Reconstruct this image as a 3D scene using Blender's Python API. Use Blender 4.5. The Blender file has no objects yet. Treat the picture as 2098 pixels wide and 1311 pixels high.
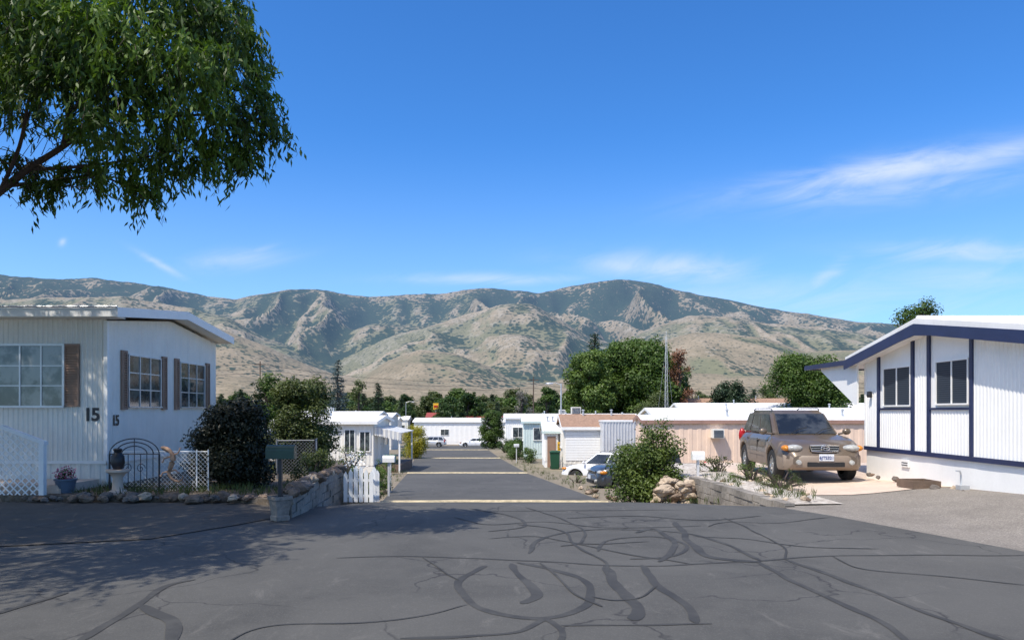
import bpy, bmesh, math, random
import numpy as np
from mathutils import Vector, Matrix, noise
random.seed(7); rng=np.random.default_rng(7)
F=1515.0; EYE=1.65
S=bpy.context.scene
COL=S.collection
S.view_settings.view_transform='Standard'; S.view_settings.look='None'; S.view_settings.exposure=0
# survey helpers: turn bearings measured in the photograph into metres
def P(px,py,Y): return Vector(((px-1049)/F*Y, Y, EYE-(py-840)/F*Y))
def G(px,py):
    Y=EYE*F/(py-840); return ((px-1049)/F*Y, Y)
GN=[(-80,0),(12.6,0),(14,-.12),(17,-.47),(20,-.86),(38,-1.6),(56,-2.0),(78,-2.55),(110,-3.9),(200,-6),(1500,-12),(12000,-12)]
def gz(y): return float(np.interp(y,[a for a,b in GN],[b for a,b in GN]))
def sst(t):
    t=max(0,min(1,t)); return t*t*(3-2*t)
def rz(x,y): return .045*max(0,min(17.8-y,6.5))*sst((x-6.3)/2.2)

# ---------------------------------------------------------------- materials
class NT:
    def __init__(s,tree): s.t=tree; s.n=tree.nodes; s.l=tree.links
    def new(s,ty,**k):
        n=s.n.new(ty)
        for a,b in k.items(): setattr(n,a,b)
        return n
    def put(s,sock,v):
        if isinstance(v,bpy.types.NodeSocket): s.l.new(v,sock)
        else:
            if hasattr(sock.default_value,'__len__') and not hasattr(v,'__len__'): v=[v]*len(sock.default_value)
            if hasattr(v,'__len__') and len(v)==3 and len(sock.default_value)==4: v=(*v,1)
            sock.default_value=v
    def m(s,op,a,b=None,c=None):
        n=s.new('ShaderNodeMath',operation=op); s.put(n.inputs[0],a)
        if b is not None: s.put(n.inputs[1],b)
        if c is not None: s.put(n.inputs[2],c)
        return n.outputs[0]
    def mix(s,f,a,b,mode='MIX'):
        n=s.new('ShaderNodeMix',data_type='RGBA',blend_type=mode)
        s.put(n.inputs[0],f); s.put(n.inputs[6],a); s.put(n.inputs[7],b); return n.outputs[2]
    def ramp(s,f,a,b,smooth=True):
        n=s.new('ShaderNodeMapRange',interpolation_type='SMOOTHSTEP' if smooth else 'LINEAR')
        s.put(n.inputs[0],f); n.inputs[1].default_value=a; n.inputs[2].default_value=b; return n.outputs[0]
    def noise(s,vec,scale,detail=4,rough=.55,dist=0):
        n=s.new('ShaderNodeTexNoise'); 
        if vec is not None: s.l.new(vec,n.inputs['Vector'])
        n.inputs['Scale'].default_value=scale; n.inputs['Detail'].default_value=detail
        n.inputs['Roughness'].default_value=rough; n.inputs['Distortion'].default_value=dist
        return n.outputs['Fac']
    def vor(s,vec,scale,feature='F1',out='Distance'):
        n=s.new('ShaderNodeTexVoronoi',feature=feature); s.l.new(vec,n.inputs['Vector']); n.inputs['Scale'].default_value=scale
        return n.outputs[out]
def newmat(name):
    m=bpy.data.materials.new(name); m.use_nodes=True
    t=NT(m.node_tree); b=t.n['Principled BSDF']
    tc=t.new('ShaderNodeNewGeometry').outputs['Position']
    return m,t,b,tc
def mapscale(t,vec,sc):
    n=t.new('ShaderNodeVectorMath',operation='MULTIPLY'); t.l.new(vec,n.inputs[0]); n.inputs[1].default_value=sc; return n.outputs[0]
def bump(t,b,h,strength=.3,dist=.01):
    n=t.new('ShaderNodeBump'); n.inputs['Strength'].default_value=strength; n.inputs['Distance'].default_value=dist
    t.l.new(h,n.inputs['Height']); t.l.new(n.outputs[0],b.inputs['Normal'])
def M(name,col,rough=.6,metal=0,var=.15,scale=3,bs=0,bscale=60,dirt=0,obj=False):
    m,t,b,pos=newmat(name)
    if obj: pos=t.new('ShaderNodeTexCoord').outputs['Object']
    n=t.noise(pos,scale,6,.6); n2=t.noise(pos,scale*9,3)
    f=t.ramp(t.m('ADD',t.m('MULTIPLY',n,.7),t.m('MULTIPLY',n2,.3)),.3,.7)
    c1=[x*(1-var) for x in col]; c2=[min(1,x*(1+var*.6)) for x in col]
    c=t.mix(f,c1,c2)
    if dirt:
        d=t.ramp(t.noise(mapscale(t,pos,(3,3,.5)),1.3,5,.7),.5,.8)
        c=t.mix(t.m('MULTIPLY',d,dirt),c,[x*.55 for x in (.9,.75,.58)],'MULTIPLY')
    t.put(b.inputs['Base Color'],c); b.inputs['Roughness'].default_value=rough; b.inputs['Metallic'].default_value=metal
    if bs: bump(t,b,t.noise(pos,bscale,4),bs,.01)
    return m
def leafmat(name,dark,light,trans=.25,scale=1.2):
    m,t,b,pos=newmat(name)
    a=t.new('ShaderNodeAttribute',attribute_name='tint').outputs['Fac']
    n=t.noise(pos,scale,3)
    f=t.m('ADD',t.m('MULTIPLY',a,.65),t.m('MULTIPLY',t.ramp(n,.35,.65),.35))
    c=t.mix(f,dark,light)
    t.put(b.inputs['Base Color'],c); b.inputs['Roughness'].default_value=.5
    b.inputs['Specular IOR Level'].default_value=.35
    tr=t.new('ShaderNodeBsdfTranslucent'); t.put(tr.inputs[0],t.mix(1.0,c,(1.3,1.4,.6),'MULTIPLY'))
    mx=t.new('ShaderNodeMixShader'); mx.inputs[0].default_value=trans
    t.l.new(b.outputs[0],mx.inputs[1]); t.l.new(tr.outputs[0],mx.inputs[2])
    t.l.new(mx.outputs[0],t.n['Material Output'].inputs[0])
    return m
def asphalt_mat(name,base,spk,warm):
    m,t,b,pos=newmat(name)
    big=t.ramp(t.noise(pos,.35,5,.6,.6),.35,.68); med=t.noise(pos,2.2,6,.7); fine=t.noise(pos,70,3,.7)
    sp=t.ramp(t.vor(pos,38),.0,.35)
    c=t.mix(big,[x*.74 for x in base],[x*1.22 for x in base]); c=t.mix(t.m('MULTIPLY',t.ramp(med,.3,.75),.8),c,warm)
    c=t.mix(t.m('MULTIPLY',t.ramp(fine,.5,.75),.5),c,spk)
    # hairline cracks
    n=t.new('ShaderNodeTexNoise'); t.l.new(pos,n.inputs[0]); n.inputs['Scale'].default_value=1.1; n.inputs['Detail'].default_value=5
    va=t.new('ShaderNodeVectorMath',operation='ADD'); t.l.new(pos,va.inputs[0]); t.l.new(n.outputs['Color'],va.inputs[1])
    v=t.vor(va.outputs[0],.55,'DISTANCE_TO_EDGE'); k=t.m('MULTIPLY',t.m('SUBTRACT',1,t.ramp(v,.0,.012)),t.ramp(t.noise(pos,.5,2),.42,.56))
    c=t.mix(t.m('MULTIPLY',k,.8),c,(.022,.02,.02))
    # pale scuffs, sand drift, stains
    sc=t.ramp(t.noise(mapscale(t,pos,(1.6,.7,1)),1.7,7,.75,.8),.54,.75); c=t.mix(t.m('MULTIPLY',sc,.5),c,(.18,.168,.15))
    st=t.ramp(t.noise(pos,.9,5,.7,1.2),.58,.72); c=t.mix(t.m('MULTIPLY',st,.42),c,(.04,.039,.036))
    t.put(b.inputs['Base Color'],c); b.inputs['Roughness'].default_value=.85
    bump(t,b,t.m('ADD',fine,t.m('MULTIPLY',sp,.5)),.4,.005)
    return m
mAsph=asphalt_mat('asphalt',(.077,.0735,.066),(.155,.15,.135),(.086,.082,.073))
mAsph2=asphalt_mat('old_asphalt',(.085,.072,.055),(.16,.145,.125),(.09,.075,.057))
def tar():
    m,t,b,pos=newmat('tar_sealant')
    c=t.mix(t.ramp(t.noise(pos,2,5),.3,.7),(.032,.031,.029),(.050,.048,.044))
    c=t.mix(t.m('MULTIPLY',t.ramp(t.noise(pos,1.1,6,.75),.48,.62),.6),c,(.072,.069,.062)); t.put(b.inputs['Base Color'],c); b.inputs['Roughness'].default_value=.8
    return m
mTar=tar()
def gravel(name,a,bb,c3,sc=26,bd=.02):
    m,t,b,pos=newmat(name)
    v=t.new('ShaderNodeTexVoronoi'); t.l.new(pos,v.inputs[0]); v.inputs['Scale'].default_value=sc
    sx=t.new('ShaderNodeSeparateColor'); t.l.new(v.outputs['Color'],sx.inputs[0])
    c=t.mix(sx.outputs[0],a,bb); c=t.mix(t.m('MULTIPLY',t.ramp(sx.outputs[1],.6,1),.8),c,c3)
    c=t.mix(t.m('MULTIPLY',t.ramp(t.noise(pos,1.1,5,.7),.4,.7),.4),c,[x*.7 for x in a])
    t.put(b.inputs['Base Color'],c); b.inputs['Roughness'].default_value=.9
    bump(t,b,t.m('SUBTRACT',1,v.outputs['Distance']),.6,bd); return m
mGravel=gravel('gravel',(.18,.155,.13),(.25,.22,.185),(.34,.305,.26),62,.008)
mWGravel=gravel('pale_rock_mulch',(.35,.30,.25),(.55,.49,.42),(.68,.64,.58),16)
mDirt=gravel('yard_dirt',(.10,.075,.052),(.15,.115,.08),(.22,.18,.14),14)
mConc=M('concrete',(.62,.49,.39),.85,var=.15,scale=1.5,bs=.25,bscale=50,dirt=.2)
mBlock=M('rough_concrete_block',(.27,.24,.205),.92,var=.45,scale=2.3,bs=.7,bscale=35)
mMortar=M('mortar',(.09,.08,.07),.95)
mWhite=M('white_siding',(.91,.89,.85),.55,var=.04,scale=2,dirt=.10)
mCream=M('cream_siding',(.84,.80,.72),.55,var=.06,scale=2,dirt=.2)
mTrimW=M('white_trim',(.89,.87,.83),.45,var=.05)
mNavy=M('navy_trim',(.018,.028,.085),.4,var=.2)
mRoofW=M('white_roof',(.84,.82,.79),.6,var=.08,scale=1,dirt=.15)
mPeach=M('peach_siding',(.86,.64,.49),.6,var=.06,dirt=.10)
mBrownF=M('brown_fascia',(.36,.21,.16),.6)
mGreyM=M('grey_corrugated',(.60,.60,.61),.4,metal=.1,var=.1)
mMesh=M('galvanised_wire',(.28,.29,.30),.5,metal=.4,var=.1)
mBeige=M('beige_siding',(.78,.73,.64),.6,var=.07,dirt=.15)
mTealW=M('pale_teal_siding',(.60,.70,.66),.6,var=.06,dirt=.1)
mShutter=M('brown_shutter',(.32,.20,.14),.6,var=.15)
mAlum=M('aluminium',(.6,.61,.62),.4,metal=.5,var=.1)
mDark=M('dark_metal',(.02,.02,.024),.45,var=.3)
mIron=M('wrought_iron',(.03,.03,.035),.5)
mWood=M('weathered_wood',(.17,.115,.08),.8,var=.3,scale=6,bs=.3)
mPole=M('pole_wood',(.10,.07,.05),.85,var=.3,scale=4)
mBark=M('bark',(.075,.055,.045),.9,var=.35,scale=8,bs=.8,bscale=25)
mGreenP=M('dark_green_plastic',(.01,.07,.035),.4)
mYel=M('yellow_paint',(.75,.42,.02),.5)
mBump=M('worn_pale_paint',(.52,.43,.27),.8,var=.4,scale=5,bs=.3)
mRock=M('rock',(.19,.135,.095),.9,var=.5,scale=5,bs=.8,bscale=14)
mRock2=M('pale_rock',(.46,.36,.26),.9,var=.35,scale=5,bs=.8,bscale=14)
mRock3=M('grey_rock',(.16,.135,.115),.9,var=.4,scale=5,bs=.8,bscale=14)
mShingle=M('brown_shingles',(.34,.21,.14),.9,var=.35,scale=7,bs=.5,bscale=20)
mLizard=M('rusty_lizard_metal',(.4,.24,.15),.5,metal=.2,var=.3,scale=12)
def glass(name,col=(.03,.035,.045),curt=None,sc=2.2):
    m,t,b,pos=newmat(name)
    c=t.mix(t.ramp(t.noise(pos,sc,4,.6),.42,.62),col,curt or [x*2 for x in col])
    t.put(b.inputs['Base Color'],c); b.inputs['Roughness'].default_value=.06; b.inputs['Specular IOR Level'].default_value=.8
    return m
mGlass=glass('window_glass',(.03,.038,.045),(.10,.12,.12),4); mGlassC=glass('curtained_glass',(.06,.07,.08),(.26,.27,.27))
def blinds():
    m,t,b,pos=newmat('blinds_glass')
    w=t.new('ShaderNodeTexWave',bands_direction='Z'); t.l.new(pos,w.inputs[0]); w.inputs['Scale'].default_value=7.5; w.inputs['Distortion'].default_value=0
    c=t.mix(t.ramp(w.outputs['Fac'],.4,.7),(.02,.028,.04),(.045,.058,.08)); t.put(b.inputs['Base Color'],c); b.inputs['Roughness'].default_value=.3; b.inputs['Specular IOR Level'].default_value=.15; return m
mBlind=blinds()
def paint(name,col,metal=.5,rough=.32):
    m,t,b,pos=newmat(name); pos=t.new('ShaderNodeTexCoord').outputs['Object']
    c=t.mix(t.m('MULTIPLY',t.ramp(t.noise(pos,2,5,.65),.45,.75),.25),col,(.35,.30,.24)); t.put(b.inputs['Base Color'],c)
    b.inputs['Metallic'].default_value=metal; b.inputs['Roughness'].default_value=rough; b.inputs['Coat Weight'].default_value=.6; b.inputs['Coat Roughness'].default_value=.08; return m
mTaupe=paint('bronze_paint',(.15,.112,.08),.35,.4); mTaupeL=M('taupe_cladding',(.25,.195,.15),.55,var=.12,obj=True)
mWPaint=paint('white_car_paint',(.8,.8,.8),0,.3); mSilver=paint('silver_paint',(.6,.6,.6),.3); mGreyP=paint('grey_truck_paint',(.06,.068,.08),.5)
mRubber=M('rubber',(.02,.02,.02),.8,obj=True); mRim=M('alloy',(.5,.5,.5),.3,metal=.8,obj=True); mChrome=M('chrome',(.7,.7,.7),.15,metal=1,var=.03,obj=True)
mCarGlass=glass('car_glass',(.012,.014,.016),(.05,.055,.06)); mLamp=M('headlamp_lens',(.42,.42,.40),.12,var=.4,scale=14,obj=True); mRedL=M('red_lens',(.4,.01,.01),.2,obj=True)
mAmber=M('amber_lens',(.6,.22,.02),.2,obj=True); mPlate=M('plate_white',(.7,.72,.75),.5,obj=True); mBlack=M('black_plastic',(.015,.015,.016),.55,obj=True); mBlue=M('plate_ink',(.03,.05,.2),.5,obj=True)
mPink=M('pink_petals',(.62,.16,.26),.6,var=.4,scale=20)

# ---------------------------------------------------------------- mesh tools
def setup(o,name,parent=None,label=None,category=None,kind=None,group=None):
    if label: o['label']=label
    if category: o['category']=category
    if kind: o['kind']=kind
    if group: o['group']=group
    if parent is not None:
        o.parent=parent
    return o
class MB:
    def __init__(s): s.v=[]; s.f=[]; s.m=[]
    def add(s,vs,fs,mi=0):
        o=len(s.v); s.v+= [tuple(v) for v in vs]; s.f+=[tuple(i+o for i in f) for f in fs]; s.m+=[mi]*len(fs); return s
    def box(s,x0,x1,y0,y1,z0,z1,mi=0):
        vs=[(x,y,z) for z in (z0,z1) for y in (y0,y1) for x in (x0,x1)]
        return s.add(vs,[(0,2,3,1),(4,5,7,6),(0,1,5,4),(2,6,7,3),(0,4,6,2),(1,3,7,5)],mi)
    def prism(s,pts,off,mi=0):
        n=len(pts); off=Vector(off); a=[Vector(p) for p in pts]; b=[p+off for p in a]
        fs=[tuple(range(n-1,-1,-1)),tuple(range(n,2*n))]+[(i,(i+1)%n,n+(i+1)%n,n+i) for i in range(n)]
        return s.add(a+b,fs,mi)
    def tube(s,pts,rad,n=8,mi=0,cap=True):
        pts=[Vector([float(q) for q in p]) for p in pts]
        if not hasattr(rad,'__len__'): rad=[rad]*len(pts)
        rad=[float(r) for r in rad]
        vs=[];fs=[]
        for i,p in enumerate(pts):
            d=(pts[min(i+1,len(pts)-1)]-pts[max(i-1,0)])
            d=d.normalized() if d.length>1e-9 else Vector((0,0,1))
            up=Vector((0,0,1)) if abs(d.z)<.95 else Vector((1,0,0))
            a=d.cross(up).normalized(); b=d.cross(a)
            for k in range(n):
                t=2*math.pi*k/n; vs.append(p+rad[i]*(math.cos(t)*a+math.sin(t)*b))
        for i in range(len(pts)-1):
            for k in range(n): fs.append((i*n+k,i*n+(k+1)%n,(i+1)*n+(k+1)%n,(i+1)*n+k))
        if cap: fs.append(tuple(range(n))); fs.append(tuple(range((len(pts)-1)*n,len(pts)*n))[::-1])
        return s.add(vs,fs,mi)
    def lathe(s,prof,c=(0,0,0),n=20,axis='z',mi=0):
        vs=[];fs=[]
        for (r,h) in prof:
            for k in range(n):
                t=2*math.pi*k/n; x,y=r*math.cos(t),r*math.sin(t)
                v=(x,y,h) if axis=='z' else ((x,h,y) if axis=='y' else (h,x,y))
                vs.append((v[0]+c[0],v[1]+c[1],v[2]+c[2]))
        for i in range(len(prof)-1):
            for k in range(n): fs.append((i*n+k,i*n+(k+1)%n,(i+1)*n+(k+1)%n,(i+1)*n+k))
        return s.add(vs,fs,mi)
    def ell(s,c,r,n=16,mi=0):
        prof=[(max(1e-4,math.sin(math.pi*i/10)),-math.cos(math.pi*i/10)) for i in range(11)]
        b=MB().lathe(prof,n=n)
        return s.add([(v[0]*r[0]+c[0],v[1]*r[1]+c[1],v[2]*r[2]+c[2]) for v in b.v],b.f,mi)
    def obj(s,name,mats,parent=None,smooth=False,angle=None,bevel=0,origin=None,**k):
        v=s.v
        if origin is not None: v=[(a[0]-origin[0],a[1]-origin[1],a[2]-origin[2]) for a in v]
        me=bpy.data.meshes.new(name); me.from_pydata(v,[],s.f)
        if not hasattr(mats,'__len__'): mats=[mats]
        for m in mats: me.materials.append(m)
        me.polygons.foreach_set('material_index',s.m)
        bm=bmesh.new(); bm.from_mesh(me); bmesh.ops.recalc_face_normals(bm,faces=bm.faces)
        if bevel:
            bmesh.ops.remove_doubles(bm,verts=bm.verts,dist=1e-5)
            es=[e for e in bm.edges if len(e.link_faces)==2 and e.calc_face_angle(0)>.5]
            bmesh.ops.bevel(bm,geom=es,offset=bevel,segments=2,affect='EDGES',clamp_overlap=True)
        if smooth:
            for f in bm.faces: f.smooth=True
            for e in bm.edges:
                if len(e.link_faces)==2 and e.calc_face_angle(0)>(angle or math.radians(38)): e.smooth=False
        bm.to_mesh(me); bm.free(); me.update()
        o=bpy.data.objects.new(name,me); COL.objects.link(o)
        if origin is not None: o.location=origin
        return setup(o,name,parent,**k)
def empty(name,label,category,loc=(0,0,0),rot=0,group=None):
    e=bpy.data.objects.new(name,None); e.empty_display_size=.3; e.location=loc; e.rotation_euler=(0,0,rot); COL.objects.link(e)
    return setup(e,name,None,label,category,group=group)
class Local:
    "builds parts in world metres under an empty standing at loc"
    def __init__(s,name,label,cat,loc,group=None):
        s.loc=Vector(loc); s.e=empty(name,label,cat,loc,group=group)
    def part(s,mb,name,mats,parent=None,**k):
        par=parent or s.e
        off=s.loc
        mb.v=[(a[0]-off[0],a[1]-off[1],a[2]-off[2]) for a in mb.v]
        return mb.obj(name,mats,par,**k)
def duplicate(top,loc,rot=None,scale=None,label=None):
    def cp(o,par):
        c=o.copy(); COL.objects.link(c)
        if par is not None: c.parent=par
        for ch in list(o.children): cp(ch,c)
        return c
    c=cp(top,None); c.location=loc
    if rot is not None: c.rotation_euler=(0,0,rot)
    if scale is not None: c.scale=scale
    if label: c['label']=label
    return c
def text(body,size,loc,rot,mat,parent,name='lettering',ext=.006,bold=.0,sp=1.0):
    cu=bpy.data.curves.new(name,'FONT'); cu.body=body; cu.size=size; cu.extrude=ext; cu.offset=bold; cu.align_x='CENTER'; cu.align_y='CENTER'; cu.space_character=sp
    t=bpy.data.objects.new('tmp',cu); COL.objects.link(t); bpy.context.view_layer.update()
    me=bpy.data.meshes.new_from_object(t); bpy.data.objects.remove(t); me.materials.clear(); me.materials.append(mat)
    o=bpy.data.objects.new(name,me); COL.objects.link(o); o.location=loc; o.rotation_euler=rot; o.parent=parent; return o
def grid_mesh(xs,ys,zf,name,mat,kind='structure',**k):
    nx,ny=len(xs),len(ys)
    vs=[(x,y,zf(x,y)) for y in ys for x in xs]
    fs=[(j*nx+i,j*nx+i+1,(j+1)*nx+i+1,(j+1)*nx+i) for j in range(ny-1) for i in range(nx-1)]
    b=MB(); b.add(vs,fs); return b.obj(name,mat,kind=kind,**k)
def catmull(p,n=8,closed=False):
    p=[np.array(list(a),float) for a in p]; out=[]
    for i in range(len(p)-1):
        p0=p[max(i-1,0)];p1=p[i];p2=p[i+1];p3=p[min(i+2,len(p)-1)]
        for k in range(n):
            t=k/n; out.append(.5*((2*p1)+(p2-p0)*t+(2*p0-5*p1+4*p2-p3)*t*t+(-p0+3*p1-3*p2+p3)*t**3))
    out.append(p[-1]); return out

# ---------------------------------------------------------------- ground
def groundmat():
    m,t,b,pos=newmat('dry_ground')
    n=t.ramp(t.noise(pos,.02,6,.65),.35,.65); n2=t.noise(pos,2.5,6,.7)
    c=t.mix(n,(.22,.17,.12),(.13,.13,.075)); c=t.mix(t.ramp(n2,.35,.7),c,(.27,.22,.16))
    t.put(b.inputs['Base Color'],c); b.inputs['Roughness'].default_value=.95; bump(t,b,n2,.4,.03); return m
ys=sorted(set([-80,-20,0,6,10]+[a for a,_ in GN if a<12000]+[13.3,15.5,24,28,33,45,66,95,130,160,250,350,500,800,1100,2000,3000,4500,7000,11000]))
xs=[-9000,-4000,-1500,-500,-200,-80,-40,-20,-10,-5,0,5,10,20,40,80,200,500,1500,4000,9000]
grid_mesh(xs,ys,lambda x,y:gz(y)-.03,'ground',groundmat())
# asphalt lot with sealed seams
b=MB()
def sheet(poly,z,mi=0): b.add([(x,y,z) for x,y in poly],[tuple(range(len(poly)))],mi)
sheet([(-40,-30),(9.5,-30),(8.2,2),(5.97,8.62),(5.0,11.5),(4.5,12.6),(-3.35,12.6),(-9,13.2),(-40,13.2)],.006)
seams=[([(1000,1160),(955,1180),(942,1203),(962,1232),(1020,1258),(1100,1268),(1175,1254),(1210,1226),(1196,1190),(1130,1166),(1060,1153)],.08),
([(1050,1155),(1072,1190),(1095,1222),(1070,1238)],.095),
([(690,1143),(850,1140),(1100,1150),(1300,1161),(1550,1150),(1700,1140),(2110,1138)],.045),
([(820,1311),(960,1302),(1060,1296),(1115,1270),(1150,1290),(1140,1320)],.055),([(1150,1284),(1300,1282),(1460,1280)],.035),
([(1238,1160),(1265,1205),(1305,1248),(1298,1272)],.12),([(1310,1158),(1345,1200),(1400,1240),(1432,1278)],.08),
([(1550,1150),(1640,1200),(1780,1262),(1870,1320)],.065),([(1610,1148),(1700,1180),(1850,1238),(2070,1320)],.07),
([(150,1320),(240,1265),(340,1205),(400,1188)],.07),([(290,1240),(350,1275),(352,1320)],.11),
([(1085,1135),(1120,1100),(1230,1086),(1400,1092),(1500,1120),(1555,1150)],.06),
([(1225,1130),(1250,1108),(1340,1100),(1405,1118),(1380,1140),(1290,1146)],.05),
([(960,1042),(1040,1056),(1075,1078),(1000,1090)],.05),([(1160,1062),(1300,1058),(1440,1066),(1560,1058)],.05),
([(1385,1070),(1405,1100),(1450,1140),(1560,1152)],.10),([(1170,1112),(1280,1135),(1420,1158)],.04),([(1080,1040),(1180,1075),(1195,1110),(1150,1120)],.04),
([(1300,1092),(1345,1085),(1385,1120),(1350,1152)],.08),([(0,1260),(60,1240),(140,1215)],.05),
([(1000,1048),(1400,1045)],.035),
([(1060,1075),(1150,1088),(1180,1120),(1240,1150),(1250,1180)],.04),([(1000,1105),(1100,1100),(1200,1115),(1330,1110)],.03),([(930,1060),(1000,1075),(1120,1070),(1250,1082),(1440,1078)],.03),
([(1420,1100),(1520,1105),(1640,1120),(1800,1125)],.03),([(1480,1062),(1540,1085),(1600,1120),(1610,1148)],.03),
([(860,1142),(900,1165),(938,1190)],.025),([(1700,1140),(1760,1165),(1900,1180),(2110,1200)],.025),([(1210,1225),(1260,1232),(1310,1225),(1350,1200)],.025),
([(1110,1155),(1150,1190),(1190,1225),(1230,1245)],.03),([(1450,1080),(1500,1070),(1600,1072),(1700,1060)],.025),([(460,1320),(560,1285),(820,1270),(960,1240)],.018)]
for si,(pts,w) in enumerate(seams):
    g=[G(*p) for p in pts]; c=catmull(g,14)
    L=[];Rr=[]
    for i,p in enumerate(c):
        d=c[min(i+1,len(c)-1)]-c[max(i-1,0)]; d=d/(np.linalg.norm(d)+1e-9); nrm=np.array([-d[1],d[0]])
        p=p+nrm*.05*noise.noise(Vector((p[0]*1.5,p[1]*1.5,si*3.3)))
        ww=w*(.48+.3*noise.noise(Vector((p[0]*3,p[1]*3,w*90)))); ww2=w*(.48+.3*noise.noise(Vector((p[0]*3+9,p[1]*3,w*90))))
        tp=min(1,.35+min(i,len(c)-1-i)/5)
        L.append(p+nrm*ww*tp);Rr.append(p-nrm*ww2*tp)
    n=len(c); b.add([(q[0],q[1],.009+.00013*si+.0000037*(qi%n)) for qi,q in enumerate(L+Rr)],[(i,i+1,n+i+1,n+i) for i in range(n-1)],1)
b.obj('asphalt_lot',[mAsph,mTar],kind='structure',label='dark asphalt lot crossed by curved tar-sealed cracks')
# side apron
b=MB(); sheet([(-12,13.25),(-12,8.2),(-7,8.6),(-4.6,9.4),(-3.9,10.6),(-3.6,11.3),(-3.6,13.0)],.0175)
b.obj('worn_parking_apron',mAsph2,kind='structure')
# street
RN=[(12.6,-3.35,4.5),(13.4,-3.0,3.6),(15,-3.0,3.0),(20,-3.55,2.59),(38,-5.37,.78),(56,-7.36,-.89),(78,-9.3,-2.5),(104,-13,-3.2),(110,-14,-3.5)]
rows=sorted(set([r[0] for r in RN]+[a for a,_ in GN if 12.6<=a<=110]+[24,30,45,66,90]))
def redge(y): return (float(np.interp(y,[r[0] for r in RN],[r[1] for r in RN])),float(np.interp(y,[r[0] for r in RN],[r[2] for r in RN])))
b=MB(); vs=[]
for y in rows:
    l,r=redge(y)
    for k in range(7): vs.append((l+(r-l)*k/6,y,gz(y)+.006))
b.add(vs,[(j*7+i,j*7+i+1,(j+1)*7+i+1,(j+1)*7+i) for j in range(len(rows)-1) for i in range(6)])
b.obj('street',mAsph,kind='structure')
b=MB(); b.add([(x,y,gz(y)+.004) for y in (110,121) for x in (-60,-14,-3.5,60)],[(0,1,5,4),(1,2,6,5),(2,3,7,6)]); b.obj('cross_street',mAsph,kind='structure')
# speed humps
for i,(y,bow) in enumerate([(20,.35),(38,.2),(56,.1),(78,0)]):
    l,r=redge(y); b=MB(); n=24; vs=[]
    wd=.36 if i==0 else .55
    for k in range(n+1):
        f=k/n; x=l+(r-l)*f; yy=y+bow*(1-(2*f-1)**2)+.05*math.sin(k*.9)
        for dy,h in ((-wd/2,.0),(-wd/4,.04),(0,.05),(wd/4,.04),(wd/2,0)): vs.append((x,yy+dy,gz(yy+dy)+.012+h))
    b.add(vs,[(k*5+j,k*5+j+1,(k+1)*5+j+1,(k+1)*5+j) for k in range(n) for j in range(4)])
    b.obj('speed_hump',mBump,smooth=True,label='low speed hump with worn pale yellow paint across the street',category='speed hump',group='speed humps across the street')
# gravel and pad on the parking side
grid_mesh(list(np.linspace(4.62,9,12))+[12,20,40],list(np.linspace(8.6,14.6,9)),lambda x,y:rz(x,y)+.002,'gravel_verge',mGravel)
grid_mesh(list(np.linspace(5.9,9,6))+[20,40],[-30,2,5,8.6],lambda x,y:(rz(x,y)+.002) if y>8 else rz(x,8.6)*(.5 if y==5 else .2)+.002,'gravel_shoulder',mGravel)
grid_mesh(list(np.linspace(5.75,9,9))+[20,40],list(np.linspace(14.3,23,12)),lambda x,y:rz(x,y)+.012,'concrete_driveway',mConc)
vs=[(4.6,12.75,.02),(5.2,12.8,.03),(5.78,12.9,.02),(4.3,15,.06),(5,15,.12),(5.77,15,.02),(4.1,17.1,.03),(5,17.1,.12),(5.77,17.1,.02),(4.1,23,.0),(5,23,.0),(5.77,23,.0)]
b=MB(); b.add(vs,[(r*3+c,r*3+c+1,(r+1)*3+c+1,(r+1)*3+c) for r in range(3) for c in range(2)])
b.add([(4.1,17.1,.03),(4.1,23,0),(4.1,23,-1.5),(4.1,17.1,-1.2)],[(0,1,2,3)]); b.add([(4.1,23,0),(40,23,0),(40,23,-1.5),(4.1,23,-1.5)],[(0,1,2,3)])
b.obj('planting_bed',mWGravel,kind='structure')
# left yard
b=MB(); top=[(-3.5,11.6),(-3.5,15),(-4.8,22.5),(-40,22.5),(-40,13.25),(-7.8,13.3),(-5.0,13.2),(-4.0,12.6)]
b.prism([(x,y,-1.6) for x,y in top],(0,0,1.72)); b.obj('yard_terrace',mDirt,kind='structure')

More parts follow.
